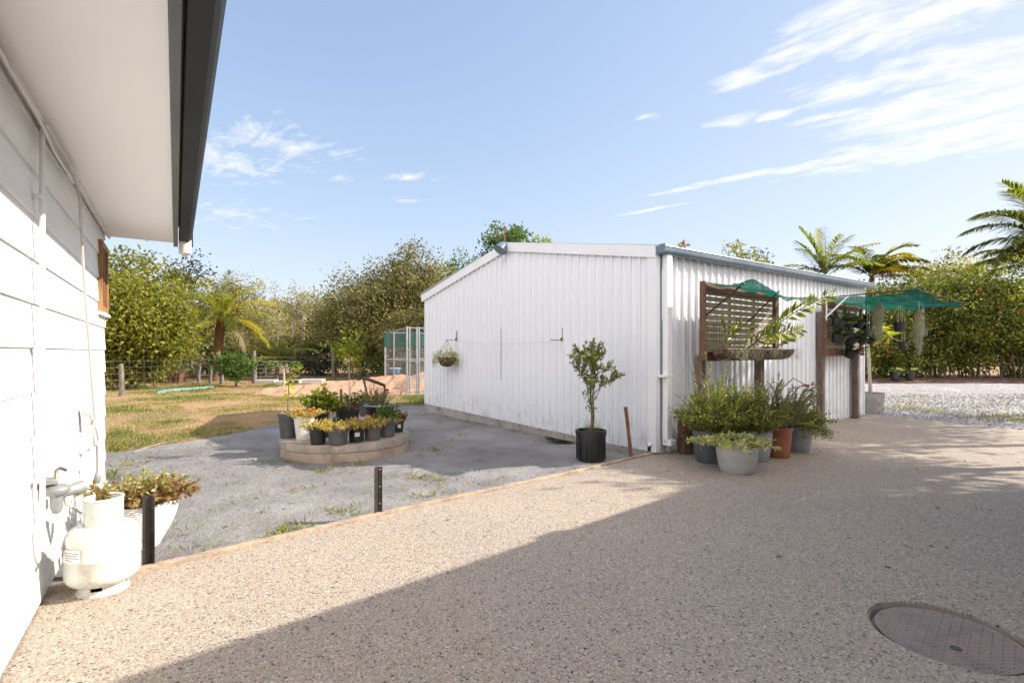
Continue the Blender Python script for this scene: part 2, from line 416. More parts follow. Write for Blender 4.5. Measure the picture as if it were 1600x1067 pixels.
LM = dict(
    mango=leafmat('mango_leaves', [(.035,.05,.01),(.085,.105,.016),(.16,.165,.022),(.25,.23,.03),(.36,.29,.045)], .4),
    olive=leafmat('olive_scrub_leaves', [(.035,.042,.014),(.085,.09,.028),(.16,.145,.05),(.235,.195,.07),(.31,.24,.095)], .35),
    brown=leafmat('bronze_scrub_leaves', [(.04,.04,.015),(.09,.083,.027),(.155,.142,.046),(.23,.195,.068),(.31,.25,.10)], .35),
    pale=leafmat('pale_gum_leaves', [(.09,.095,.035),(.18,.175,.065),(.28,.255,.10),(.37,.32,.14),(.43,.36,.18)], .4),
    dark=leafmat('dark_tree_leaves', [(.014,.02,.012),(.028,.036,.02),(.05,.055,.03),(.075,.075,.04)], .25),
    green=leafmat('fresh_green_leaves', [(.025,.055,.01),(.055,.105,.018),(.095,.15,.028),(.15,.19,.04)], .4),
    bright=leafmat('lime_leaves', [(.09,.13,.014),(.18,.22,.022),(.28,.30,.035),(.38,.36,.06)], .45),
    hedge=leafmat('hibiscus_leaves', [(.02,.036,.009),(.055,.08,.015),(.11,.13,.022),(.2,.2,.035),(.32,.28,.05)], .4),
    palm=leafmat('palm_fronds', [(.05,.07,.016),(.12,.145,.028),(.22,.23,.045),(.34,.31,.075)], .55),
    gold=leafmat('golden_fronds', [(.13,.14,.016),(.27,.25,.025),(.42,.34,.035),(.55,.42,.06)], .62),
    dryfrond=leafmat('dry_palm_fronds', [(.25,.2,.11),(.36,.3,.19),(.45,.38,.25)], .35),
    succ=leafmat('small_round_leaves', [(.06,.085,.014),(.13,.155,.026),(.21,.23,.042),(.31,.31,.08),(.42,.40,.16)], .35, .35),
    varieg=leafmat('variegated_leaves', [(.2,.23,.08),(.36,.36,.16),(.52,.49,.25),(.26,.28,.1)], .35, .4),
    ficus=leafmat('ficus_leaves', [(.06,.085,.02),(.14,.165,.04),(.22,.235,.065),(.30,.30,.10)], .35, .35),
    orchid=leafmat('orchid_leaves', [(.05,.085,.012),(.11,.155,.022),(.2,.23,.035),(.33,.33,.07),(.45,.42,.2)], .45, .3),
    darkleaf=leafmat('dark_orchid_leaves', [(.012,.024,.008),(.025,.045,.012),(.055,.085,.02)], .3, .3),
    orange=leafmat('orange_succulent_leaves', [(.15,.18,.035),(.33,.31,.06),(.5,.40,.09),(.58,.45,.14),(.55,.33,.14),(.52,.2,.12)], .4, .4),
    red=leafmat('red_petals', [(.35,.01,.012),(.5,.03,.02),(.6,.06,.035)], .35),
    coral=leafmat('coral_petals', [(.45,.06,.03),(.6,.11,.05),(.68,.18,.09)], .35),
    white=leafmat('white_petals', [(.7,.7,.64),(.8,.79,.74)], .4),
    moss=leafmat('spanish_moss_strands', [(.22,.21,.16),(.33,.32,.26),(.44,.42,.35)], .3),
    wilt=leafmat('wilted_leaves', [(.15,.07,.03),(.25,.13,.055),(.33,.2,.08),(.24,.24,.08),(.33,.34,.14),(.62,.58,.45)], .35),
    yellow=leafmat('yellow_green_leaves', [(.14,.19,.03),(.33,.33,.03),(.55,.46,.04)], .45),
    dead=leafmat('dead_brown_leaves', [(.07,.045,.03),(.13,.085,.05),(.2,.14,.085)], .2),
    grass=leafmat('lawn_grass_blades', [(.09,.13,.025),(.17,.19,.05),(.28,.24,.095),(.38,.28,.14),(.45,.32,.19)], .35),
    weed=leafmat('weed_blades', [(.08,.12,.02),(.16,.18,.035),(.27,.25,.07),(.33,.27,.13)], .35),
    rust=leafmat('rust_orange_leaves', [(.09,.06,.02),(.17,.095,.03),(.26,.12,.035)], .35),
)
SUN, SKY, EXPO, AIR, DUST, OZ, CLOUD, BACK_FILL, VA, VB = 3.7, .12, 1.28, .7, .5, 1.5, .47, 1.3, 2.55, 1.9
# ================================================================ SETTING
EDGE = [(-2.50, 2.40), (-2.35, 2.49), (-1.66, 3.11), (-.94, 3.765), (-.2, 4.39), (.5, 4.97), (1.05, 5.46), (1.42, 5.80), (1.66, 5.985)]
SR = math.atan2(.599, .801)                       # shed rotation
SC = Vector((1.68, 6.0, 0))
def SW(x, y, z=0):
    return SC + Vector((.801*x - .599*y, .599*x + .801*y, z))
HR = math.atan2(-.836, .549)
HC = Vector((-3.66, 4.57, 0))
def HW(s, n, z=0):
    return HC + Vector((.549*s + .836*n, -.836*s + .549*n, z))

# base ground reaching the horizon (an opening under the sand beside the shed)
m = MB(); Z = -.06
xs = [-900, -.6, 1.9, 900]; ys = [-300, 5.6, 8.2, 1600]
for i in range(3):
    for j in range(3):
        if i == 1 and j == 1: continue
        m.add([(xs[i], ys[j], Z), (xs[i+1], ys[j], Z), (xs[i+1], ys[j+1], Z), (xs[i], ys[j+1], Z)], [(0,1,2,3)])
tag(m.build('ground', M['lawn']), kind='structure')

# sand yard
def in_sand(x, y):
    # lawn boundary
    b = [(-7, 5.2), (-4.92, 6.25), (-4.5, 7.2), (-4.27, 7.6), (-4.1, 9.0), (-3.3, 10.4), (-2.3, 11.9), (-1.2, 13.5), (3, 14)]
    for k in range(len(b) - 1):
        if b[k][0] <= x <= b[k+1][0]:
            yy = b[k][1] + (b[k+1][1] - b[k][1]) * (x - b[k][0]) / (b[k+1][0] - b[k][0])
            return y < yy + .16 * mnoise.noise(Vector((x*2.3, y*2.3, 3))) + .07 * mnoise.noise(Vector((x*9, y*9, 5)))
    return False
def sand_z(x, y):
    z = -.042 + .017*mnoise.noise(Vector((x*1.1, y*1.1, 0))) + .009*mnoise.noise(Vector((x*4, y*4, 9))) + .004*mnoise.noise(Vector((x*11, y*11, 4)))
    # footprints: shallow dents
    cx, cy = round(x/.42)*.42, round(y/.42)*.42
    h = mnoise.noise(Vector((cx*7.7, cy*5.3, 2)))
    if h > .05:
        ox, oy = .12*mnoise.noise(Vector((cx*3, cy*9, 7))), .12*mnoise.noise(Vector((cx*9, cy*3, 8)))
        d = math.hypot((x-cx-ox)/.13, (y-cy-oy)/.075)
        if d < 1.4: z += -.016*max(0, 1-d*d) + .006*max(0, 1-abs(d-1.15)/.25)
    p = SW(-.02, 1.62)
    d = math.hypot(x-p.x, (y-p.y))/.42
    if d < 1: z -= .15*(1-d*d)
    return z
m = MB(); st = .05; x0, x1, y0, y1 = -6.0, 2.0, 2.0, 13.2
nx, ny = int((x1-x0)/st)+1, int((y1-y0)/st)+1
vs = []; keep = {}
for j in range(ny):
    for i in range(nx):
        x, y = x0+i*st, y0+j*st
        vs.append((x, y, sand_z(x, y)))
fs = []
for j in range(ny-1):
    for i in range(nx-1):
        x, y = x0+(i+.5)*st, y0+(j+.5)*st
        if in_sand(x, y): fs.append((j*nx+i, j*nx+i+1, (j+1)*nx+i+1, (j+1)*nx+i))
m.add(vs, fs)
tag(m.build('sand', M['sand'], smooth=80), kind='structure')

# driveway of exposed aggregate (opening for the access cover)
MHC = Vector((1.86, 2.185, 0)); MHR = .262
out = EDGE + [tuple(SW(.0, .1)[:2]), tuple(SW(6.35, .1)[:2]), (7.12, 9.5), (7.9, 7.85), (9.4, 5.2), (12, 2.2), (14, -8), (4, -9), (.9, -2.2)]
bm = bmesh.new()
ov = [bm.verts.new((p[0], p[1], 0)) for p in out]
oe = [bm.edges.new((ov[i], ov[(i+1) % len(ov)])) for i in range(len(ov))]
iv = [bm.verts.new((MHC.x + (MHR+.022)*math.cos(2*math.pi*k/64), MHC.y + (MHR+.022)*math.sin(2*math.pi*k/64), 0)) for k in range(64)]
ie = [bm.edges.new((iv[i], iv[(i+1) % 64])) for i in range(64)]
bmesh.ops.triangle_fill(bm, edges=oe+ie, use_beauty=True)
for f in bm.faces:
    if f.normal.z < 0: f.normal_flip()
r = bmesh.ops.extrude_edge_only(bm, edges=[e for e in bm.edges if e.is_boundary])
for v in r['geom']:
    if isinstance(v, bmesh.types.BMVert): v.co.z -= .09
me = bpy.data.meshes.new('driveway'); bm.to_mesh(me); bm.free(); me.materials.append(M['aggregate'])
o = bpy.data.objects.new('driveway', me); COL.objects.link(o); tag(o, kind='structure')

# gravel yard
m = MB(); st = .25
vs = []; fs = []; gx = np.arange(4.5, 44, st); gy = np.arange(3.0, 20.4, st)
for y in gy:
    for x in gx: vs.append((x, y, -.035 + .02*mnoise.noise(Vector((x*.8, y*.8, 1))) + .012*mnoise.noise(Vector((x*3, y*3, 1)))))
for j in range(len(gy)-1):
    for i in range(len(gx)-1):
        fs.append((j*len(gx)+i, j*len(gx)+i+1, (j+1)*len(gx)+i+1, (j+1)*len(gx)+i))
m.add(vs, fs); tag(m.build('gravel', M['gravel'], smooth=80), kind='structure')
# loose stones on the gravel close by
m = MB()
n = 9000
Xs = rng.uniform(6.3, 17, n); Ys = rng.uniform(5.5, 15, n)
for x, y in zip(Xs, Ys):
    if y < 9.6 - 1.9*(x-7.05) + .1 and x < 9.6: continue
    if x < 7.1 and y < 11: continue
    s = rng.uniform(.012, .034)
    h = s*.6; a = rng.uniform(0, 6.28); c, d = math.cos(a)*s, math.sin(a)*s
    z = -.028
    m.add([(x+c, y+d, z), (x-d*.8, y+c*.8, z), (x-c, y-d, z), (x+d*.7, y-c*.7, z), (x+c*.2, y+d*.3, z+h*1.4)], [(0,1,4),(1,2,4),(2,3,4),(3,0,4)])
tag(m.build('gravel_stones', M['gravel']), kind='stuff')

# mulch strip beneath the hedge, red earth mounds beyond the yard
m = MB(); vs = []; fs = []; gx = np.arange(6, 42, .3); gy = np.arange(20.0, 25.1, .25)
for y in gy:
    for x in gx:
        e = min(1, (y-20.0)/.6)
        vs.append((x, y, -.07 + e*(.16 + .07*mnoise.noise(Vector((x*1.6, y*1.6, 4))))))
for j in range(len(gy)-1):
    for i in range(len(gx)-1):
        fs.append((j*len(gx)+i, j*len(gx)+i+1, (j+1)*len(gx)+i+1, (j+1)*len(gx)+i))
m.add(vs, fs); tag(m.build('mulch_ground', M['mulch'], smooth=80), kind='structure')

def mound(name, blobs, x0, x1, y0, y1, mt, st=.14, amp=.10):
    m = MB(); gx = np.arange(x0, x1, st); gy = np.arange(y0, y1, st); vs = []; fs = []; hh = []
    for y in gy:
        for x in gx:
            h = 0
            for bx, by, rx, ry, bh in blobs:
                h = max(h, bh*max(0, 1-((x-bx)/rx)**2-((y-by)/ry)**2))
            k = min(1, h/.12)
            h += k*amp*(mnoise.noise(Vector((x*1.7, y*1.7, 2))) + .5*mnoise.noise(Vector((x*4.5, y*4.5, 6))) + .3*mnoise.noise(Vector((x*11, y*11, 6))))
            vs.append((x, y, -.075+h)); hh.append(h)
    nx = len(gx)
    for j in range(len(gy)-1):
        for i in range(nx-1):
            q = (j*nx+i, j*nx+i+1, (j+1)*nx+i+1, (j+1)*nx+i)
            if max(hh[a] for a in q) > .01: fs.append(q)
    m.add(vs, fs); return tag(m.build(name, mt, smooth=80), kind='structure')
mound('earth_mound_terrain', [(-5.6, 17.2, 2.2, 1.7, .30), (-4.1, 17.4, 1.6, 1.5, .5), (-2.6, 17.0, 1.5, 1.6, .62), (-6.6, 15.6, 1.3, 1.0, .24), (-4.2, 15.2, 3.2, 1.2, .12), (-1.0, 17.4, 2, 1.6, .6)], -9, 1.2, 13.6, 19.4, M['dirt'])

# access cover in the driveway
t = thing('access_cover', 'round rusty brown checker plate access cover set into the aggregate driveway', 'manhole cover', (MHC.x, MHC.y, -.03))
m = MB(); m.lathe([(MHR-.012, -.02), (MHR-.006, .016), (.0, .016)], 64)
sp = .024
for i in range(-12, 13):
    for j in range(-12, 13):
        x, y = i*sp, j*sp
        if x*x+y*y > (MHR-.02)**2 or (x+.04)**2+(y+.085)**2 < .028**2: continue
        a = R(20) + (math.pi/2 if (i+j) % 2 else 0)
        ca, sa = math.cos(a), math.sin(a)
        vs = []
        for u, v, w in ((-.0115, 0, 0), (0, .0034, 0), (.0115, 0, 0), (0, -.0034, 0), (-.005, 0, .0034), (.005, 0, .0034)):
            vs.append((x+u*ca-v*sa, y+u*sa+v*ca, .0165+w))
        m.add(vs, [(0,3,5,4),(3,2,5),(2,1,5),(1,0,4,5),(0,4,3)][:4])
m.build('plate', M['plate'], t)
m = MB(); m.lathe([(MHR+.021, -.05), (MHR+.021, .022), (MHR+.014, .022), (MHR+.007, -.005), (MHR-.006, -.005)], 64)
m.build('rim', M['plate'], t, smooth=40)
m = MB(); m.lathe([(.0215, .0163), (.0205, .0185), (0.0, .0185)], 24, c=(-.04, -.085, 0)); m.build('lifting_hole', M['blackplastic'], t)

# edging boards beside the driveway
m = MB()
for i in range(len(EDGE)-1):
    a, b = Vector((*EDGE[i], 0)), Vector((*EDGE[i+1], 0)); d = b-a
    nn = Vector((-d.y, d.x, 0)).normalized()*.028
    mid = (a+b)/2 + nn
    m.box((mid.x, mid.y, -.045), (d.length*1.004, .05, .135), math.atan2(d.y, d.x))
tag(m.build('edging_board', M['edging'], bevel=.006), 'long bleached timber edging board between grey sand and aggregate driveway', 'garden edging')

# ================================================================ HOUSE
H = thing('house', 'white weatherboard house with deep soffit, charcoal gutter and timber window', 'house', HC, HR)
X0, X1 = -.11, 9.0
m = MB(); k = 0; z = .02
while z < 2.26:
    zt = min(z+.2, 2.275)
    jl = [X0-.012*(k % 2), X1]
    for a, b in zip(jl[:-1], jl[1:]):
        m.add([(a, .017, z), (b, .017, z), (b, .005, zt), (a, .005, zt), (a, -.02, z), (b, -.02, z), (b, -.02, zt), (a, -.02, zt)],
              [(0,3,2,1), (0,1,5,4), (3,7,6,2), (0,4,7,3), (1,2,6,5), (4,5,6,7)])
    z += .2; k += 1
m.build('wall', M['boards'], H)
m = MB(); m.box((X1/2, -3.02, 1.12), (X1+.3, 5.98, 2.26)); m.build('wall_core', M['boards'], H)
m = MB(); m.add([(x, y, z) for x in (-.22, 9) for y, z in ((-6, 2.275), (.53, 2.275), (.53, 2.44), (-2.9, 3.4), (-6, 2.44))],
    [(0,1,2,3,4), (9,8,7,6,5), (0,5,6,1), (1,6,7,2), (2,7,8,3), (3,8,9,4), (4,9,5,0)])
m.build('soffit', M['soffit'], H)
m = MB(); m.add([(x, y, z) for x in (-.26, 9.02) for y, z in ((.60, 2.43), (-2.9, 3.41), (-6.05, 2.43), (-6.05, 2.46), (-2.9, 3.45), (.60, 2.46))],
    [(0,1,4,5), (1,2,3,4), (6,11,10,7), (7,10,9,8), (0,6,7,1), (1,7,8,2), (5,4,10,11), (4,3,9,10), (0,5,11,6), (2,8,9,3)])
m.build('roof', M['roof'], H)
m = MB(); m.box((4.38, .55, 2.335), (9.24, .036, .19)); m.build('fascia', M['fascia'], H, bevel=.003)
m = MB()
pr = [(.577, 2.41), (.577, 2.262), (.583, 2.25), (.650, 2.24), (.668, 2.262), (.684, 2.30), (.684, 2.40), (.694, 2.405), (.694, 2.415), (.672, 2.415), (.672, 2.305), (.655, 2.27), (.645, 2.255), (.590, 2.262), (.587, 2.41)]
m.sweep([(0, y, z) for y, z in pr], (-.2, 0, 0), (9, 0, 0)); m.build('gutter', M['guttergrey'], H)
m = MB(); m.box((-.201, .635, 2.32), (.004, .12, .15)); m.build('gutter_end_cap', M['guttergrey'], H)
m = MB(); m.tube([(.02, .625, 2.27), (.02, .625, 2.14)], [.052, .052], 20); m.tube([(.02, .625, 2.142), (.02, .625, 2.115)], [.045, .02], 20)
m.build('pipe_stub', M['agedplastic'], H, smooth=40)
m = MB()  # cornice bead where soffit meets wall
m.box((4.4, .035, 2.262), (9.2, .02, .022)); m.build('cornice', M['boards'], H, bevel=.003)
# window near the corner
wf = MB()
for x in (-.06, .36): wf.box((x, .022, 1.84), (.05, .036, .60))
wf.box((.15, .022, 2.115), (.37, .036, .05)); wf.box((.15, .022, 1.565), (.37, .036, .05))
wn = wf.build('window', M['windowwood'], H, bevel=.004)
s_ = MB(); s_.box((.15, .03, 1.525), (.50, .045, .025), rx=-.12); s_.build('sill', M['boards'], wn, bevel=.003)
s_ = MB(); s_.box((.15, .021, 1.84), (.37, .006, .5)); s_.build('pane', M['glass'], wn)
s_ = MB(); s_.box((.15, .027, 1.84), (.025, .016, .5)); s_.build('mullion', M['windowwood'], wn)
# conduits
m = MB(); xc = 2.72
m.tube([(xc, .045, .30), (xc, .045, 2.2), (xc-.02, .05, 2.235), (xc-.1, .05, 2.245), (1.9, .05, 2.245)], .0105, 10)
for zz in (.62, 1.22, 1.9): m.box((xc, .036, zz), (.05, .03, .018))
m.build('conduit', M['pvc'], H, smooth=50)
m = MB(); m.tube([(1.36, .05, .06), (1.36, .05, .66)], .014, 10); m.box((1.36, .04, .42), (.05, .03, .02)); m.build('conduit', M['pvc'], H, smooth=50)
m = MB(); m.tube([(xc, .045, .40), (xc-.005, .06, .30), (xc-.06, .08, .235), (xc-.13, .085, .25), (xc-.155, .08, .31), (xc-.155, .075, .42)], .013, 10)
m.build('gas_pipe', M['pvc'], H, smooth=50)
# power outlet
o = MB(); o.box((1.36, .05, .76), (.085, .055, .125)); ob = o.build('outlet', M['pvc'], H, bevel=.01)
o = MB(); o.box((1.36, .085, .725), (.06, .03, .03)); o.build('plug', M['greymetal'], ob, bevel=.006)

# grey cable along the soffit with a hanging loop
t = thing('cable', 'grey cable run under the soffit and hung down the white boards in a loop', 'electrical cable', HC, HR)
m = MB()
def wob(p, i): return (p[0] + .006*math.sin(i*2.3), p[1], p[2] + .006*math.sin(i*1.7))
top = [wob((x, .055, 2.215 - .012*math.sin(x*5)), i) for i, x in enumerate(np.linspace(9, 1.95, 40))]
top2 = [wob((x, .06, 2.185 - .02*math.sin(x*3.1+1)), i) for i, x in enumerate(np.linspace(9, 2.0, 40))]
m.tube(top + [(1.88, .06, 2.19), (1.84, .07, 2.12), (1.82, .075, 1.9), (1.74, .08, 1.6), (1.62, .085, 1.3), (1.48, .09, .95), (1.38, .095, .70), (1.30, .1, .62), (1.27, .1, .585), (1.32, .1, .55), (1.42, .095, .575), (1.475, .095, .66), (1.455, .095, .735), (1.38, .095, .735)], .0075, 8)
m.build('sheath', M['cable'], t, smooth=60)
m = MB(); m.tube(top2, .006, 6); m.build('bell_wire', M['pvc'], t, smooth=60)
m = MB(); m.tube([(1.35, .1, .57), (1.33, .1, .45), (1.325, .1, .36)], .006, 8); m.tube([(1.325, .1, .37), (1.323, .1, .335), (1.32, .1, .30)], [.012, .022, .018], 10); m.build('socket_plug', M['greymetal'], t, smooth=50)

# gas regulator on the wall
t = thing('gas_regulator', 'grey cast gas regulator with hose fixed low on the white house wall', 'gas regulator', HW(2.58, 0, .16), HR)
t.scale = (.82, .82, .82)
m = MB(); m.tube([(0, .03, .47), (0, .10, .47)], [.03, .03], 14); m.tube([(0, .09, .435), (0, .09, .455), (0, .09, .475), (0, .09, .495)], [.045, .062, .062, .04], 24)
m.tube([(0, .09, .44), (0, .09, .36), (0, .09, .33)], [.032, .03, .02], 16); m.box((0, .06, .52), (.10, .07, .03), .2)
m.build('body', M['greymetal'], t, smooth=45, bevel=.004)
m = MB(); m.tube([(-.02, .10, .44), (-.08, .15, .44), (-.10, .165, .44)], [.033, .033, .04], 16); m.tube([(-.10, .165, .44), (-.13, .19, .44)], [.04, .04], 10)
m.build('cap', M['greymetal'], t, smooth=40)
m = MB(); m.tube([(.03, .09, .53), (.01, .09, .58), (-.03, .1, .585), (-.08, .12, .56)], .009, 8); m.build('vent_tube', M['brass'], t, smooth=50)
m = MB(); m.tube([(0, .09, .34), (0, .09, .16), (.01, .06, .08)], .012, 8); m.build('outlet_pipe', M['pvc'], t, smooth=50)

# ================================================================ SHED
S = thing('shed', 'white ribbed steel shed with gable end and slate blue gutter', 'shed', SC, SR)
LX, LY = 6.28, 5.86
def prof(L, period=.15, rib=.029, ph=.05):
    p = [(0, 0)]; x = ph
    while x + .05 < L:
        p += [(x, 0), (x+.004, rib), (x+.022, rib), (x+.026, 0), (x+.068, 0), (x+.071, .0055), (x+.078, .0055), (x+.081, 0), (x+.108, 0), (x+.111, .0055), (x+.118, .0055), (x+.121, 0)]; x += period
    p = [q for q in p if q[0] < L]
    p.append((L, 0)); return p
def ztop(y): return 2.395 + (2.93-2.395)*(1-abs(y-LY/2)/(LY/2))
m = MB(); P = prof(LY); vs = []; fs = []
for y, d in P:
    zb = .018 + .112*y/LY + .006*mnoise.noise(Vector((y*2, 0, 0)))
    vs += [(-d, y, zb), (-d, y, ztop(y))]
for i in range(len(P)-1): fs.append((2*i, 2*i+1, 2*i+3, 2*i+2))
m.add(vs, fs)
m.add([(.012, 0, .02), (.012, LY, .12), (.012, LY, 2.38), (.012, LY/2, 2.9), (.012, 0, 2.38)], [(0,1,2,3,4)])
m.build('gable_wall', M['shed'], S)
m = MB(); P = prof(LX, ph=.22); vs = []; fs = []
for x, d in P: vs += [(x, -d, .012), (x, -d, 2.44)]
for i in range(len(P)-1): fs.append((2*i, 2*i+2, 2*i+3, 2*i+1))
m.add(vs, fs); m.build('side_wall', M['shed'], S)
m = MB(); m.add([(LX, 0, 0), (LX, LY, 0), (LX, LY, 2.4), (LX, LY/2, 2.93), (LX, 0, 2.4)], [(0,1,2,3,4)]); m.build('rear_wall', M['shed'], S)
m = MB(); m.add([(0, LY, .1), (LX, LY, 0), (LX, LY, 2.4), (0, LY, 2.4)], [(0,1,2,3)]); m.build('far_wall', M['shed'], S)
m = MB()
for (ya, yb, zb) in ((.02, 1.25, -.2), (1.25, 2.0, -.045), (2.0, 5.84, -.2)):
    ta, tb = .02+.112*ya/LY+.012, .02+.112*yb/LY+.012
    m.add([(.003, ya, zb), (.003, yb, zb), (.003, yb, tb), (.003, ya, ta), (.6, ya, zb), (.6, yb, zb), (.6, yb, tb), (.6, ya, ta)], [(0,1,2,3)[::-1], (4,5,6,7), (0,4,5,1), (3,2,6,7), (0,3,7,4), (1,5,6,2)])
m.box((LX/2, .0, -.02), (LX, .07, .06))
m.build('slab_edge', M['slabgrey'], S)
# roof sheets
m = MB()
for y0, z0, y1, z1 in ((-.07, 2.445, LY/2, 2.985), (LY+.07, 2.445, LY/2, 2.985)):
    for a in (0,):
        m.add([(-.03, y0, z0), (LX+.12, y0, z0+.05), (LX+.12, y1, z1), (-.03, y1, z1), (-.03, y0, z0-.02), (LX+.12, y0, z0+.03), (LX+.12, y1, z1-.02), (-.03, y1, z1-.02)],
              [(0,1,2,3), (7,6,5,4), (0,4,5,1), (1,5,6,2), (3,2,6,7), (0,3,7,4)])
x = .1
while x < LX:
    m.box((x, -.06, 2.455+.05*x/LX), (.03, .06, .016)); x += .19
m.build('roof', M['roof'], S)
# barge capping on the gable
m = MB(); T = .14
def capz(y): return 2.40 + .045*(1-y/LY) + (2.985-2.43)*(1-abs(y-LY/2)/(LY/2))
for a, b in ((-.03, LY/2), (LY/2, LY+.05)):
    m.add([(x, y, capz(y)+dz) for y in (a, b) for x, dz in ((-.045, 0), (-.045, -T), (-.028, -T-.008), (-.028, -.02), (.09, .0), (.09, .008))],
          [(0,1,7,6), (1,2,8,7), (2,3,9,8), (0,6,11,5), (0,5,4,3,2,1), (6,7,8,9,10,11)])
m.build('barge_capping', M['whitemetal'], S)
# corner flashing
m = MB(); m.add([(x, y, z) for z in (.03, 2.43) for x, y in ((-.028, .10), (-.028, -.028), (.055, -.028), (.055, -.024), (-.024, -.024), (-.024, .10))],
    [(0,1,7,6)[::-1], (1,2,8,7)[::-1], (0,5,4,3,2,1), (6,7,8,9,10,11), (2,3,9,8)[::-1]])
m.build('corner_flashing', M['whitemetal'], S)
# gutter
def halfround(y, r=.058, n=12):
    pts = [(y-r, .03)] + [(y + r*math.cos(a), r*.95*math.sin(a)) for a in np.linspace(math.pi, 2*math.pi, n)] + [(y+r, .045), (y+r-.006, .045)] + [(y + (r-.006)*math.cos(a), (r-.006)*.95*math.sin(a)) for a in np.linspace(2*math.pi, math.pi, n)] + [(y-r+.006, .03)]
    return [(0, a, b) for a, b in pts]
m = MB(); m.sweep(halfround(-.095), (-.02, 0, 2.385), (LX+.14, 0, 2.455)); m.tube([(-.02, -.153, 2.418), (LX+.14, -.153, 2.488)], .008, 8)
m.build('gutter', M['slate'], S, smooth=40)
m = MB(); m.box((-.022, -.08, 2.395), (.012, .15, .105)); m.box((.05, -.06, 2.42), (.14, .1, .03)); m.build('gutter_end_cap', M['slate'], S, bevel=.006)
m = MB(); m.sweep(halfround(LY+.095), (-.02, 0, 2.385), (LX+.1, 0, 2.40)); m.build('gutter', M['slate'], S, smooth=40)
# downpipe on the corner
m = MB(); m.box((.125, -.075, 1.24), (.10, .075, 2.20)); m.box((.125, -.10, .145), (.10, .12, .07)); m.box((.125, -.08, 2.36), (.09, .07, .1))
dp = m.build('downpipe', M['whitemetal'], S, bevel=.008)
m = MB(); m.box((.105, -.075, .92), (.19, .082, .028)); m.build('bracket', M['whitemetal'], dp, bevel=.003)
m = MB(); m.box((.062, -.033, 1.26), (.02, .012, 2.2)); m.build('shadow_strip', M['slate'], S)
# vent strip above the first rack
m = MB(); m.box((1.98, -.03, 2.15), (.62, .03, .022)); m.build('vent_strip', M['whitemetal'], S)
# torn corner of the cladding
m = MB(); m.add([(-.031, .09, .03), (-.031, .045, .03), (-.031, .03, .12), (-.031, .07, .14), (-.031, .085, .1)], [(4,3,2,1,0)]); m.build('torn_hole', M['blackplastic'], S)
m = MB(); m.add([(-.033, .085, .14), (-.033, .02, .135), (-.06, .03, .10), (-.055, .06, .09)], [(0,1,2,3)]); m.build('bent_flap', M['whitemetal'], S)

# floodlight on the gable peak
t = thing('floodlight', 'small slate blue cone fitting with thin rod at the gable peak', 'light fitting', SW(-.06, LY/2, 2.9), SR)
m = MB(); m.tube([(0, 0, .06), (-.03, 0, .02), (-.10, 0, -.06)], [.04, .08, .105], 16); m.tube([(.02, 0, .08), (0, 0, .0)], [.05, .05], 12); m.build('shade', M['slate'], t, smooth=50)
m = MB(); m.tube([(0, 0, -.22), (0, 0, .34)], .012, 8); m.build('rod', M['rust'], t)
m = MB(); m.box((-.01, 0, -.17), (.02, .04, .1)); m.build('mount', M['pvc'], t)

# hooks, hanging basket, chain, sagging wire on the gable wall
hg = 'rusty hooks on the shed gable'
def hook(y, z, label):
    t = thing('wall_hook', label, 'hook', SW(-.02, y, z), SR, hg)
    m = MB(); m.box((-.006, 0, .08), (.008, .013, .20)); m.build('back_plate', M['rust'], t)
    m = MB(); m.tube([(-.01, 0, 0), (-.12, 0, .004), (-.21, 0, .0), (-.22, 0, .02)], .005, 8); m.box((-.02, 0, .015), (.03, .022, .04)); m.build('arm', M['rust'], t)
hook(1.577, 1.365, 'rusty steel wall hook with nothing on it, beside the small tree in the black pot')
hook(4.5, 1.42, 'rusty steel wall hook that carries the hanging basket on the gable wall')
t = thing('hanging_basket', 'brown coir hanging basket of trailing green plant on the white gable wall', 'hanging basket', SW(-.235, 4.5, .93), SR)
m = MB(); m.lathe([(.0, .0), (.07, .005), (.13, .05), (.165, .12), (.175, .17), (.155, .165), (.0, .14)], 24); m.build('coir_liner', M['coir'], t, smooth=60)
m = MB()
for a in (0, 2.09, 4.19): m.tube([(.17*math.cos(a), .17*math.sin(a), .17), (0, 0, .5)], .003, 5)
for k in range(10):
    a = k*.628; m.tube([(.178*math.cos(a), .178*math.sin(a), .17), (.12*math.cos(a), .12*math.sin(a), .035), (0, 0, -.004)], .003, 5)
m.build('wire_frame', M['darksteel'], t)
m = MB(); n = 750
a = rng.uniform(0, 6.28, n); r = np.sqrt(rng.uniform(0, 1, n))*.25; hgt = .2 + .09*rng.normal(size=n)*.6 - .14*(r/.25)**3 + .03
Pp = np.stack([r*np.cos(a)*.8, r*np.sin(a)*1.15 + .05, hgt], 1); D = np.stack([np.cos(a), np.sin(a), rng.normal(.2, .6, n)], 1)
m.leaves(Pp, D, rng.uniform(.03, .065, n), .016, rng.uniform(0, 1, n)); m.build('trailing_foliage', LM['varieg'], t)
m = MB()
for k in range(34):
    z = 1.58 - k*.0245
    a = 0 if k % 2 else math.pi/2
    p = [(-.035 + .007*math.cos(q)*math.cos(a), .007*math.cos(q)*math.sin(a), z + .014*math.sin(q)) for q in np.linspace(0, 6.283, 9)]
    m.tube(p, .0035, 5, cap=False)
o = m.build('chain', M['galv']); o.location = SW(0, 3.06, 0); o.rotation_euler.z = SR
tag(o, 'thin steel chain hanging straight down the middle of the gable wall', 'chain')
m = MB(); pts = []
for k in range(17):
    u = k/16; pts.append(SW(-.06 - .1*(1-abs(2*u-1)), 1.6 + 2.9*u, 1.37 + .05*u - .07*4*u*(1-u)))
m.tube(pts, .0035, 5); tag(m.build('sagging_wire', M['string']), 'thin pale wire sagging between the two rusty hooks on the gable', 'wire')
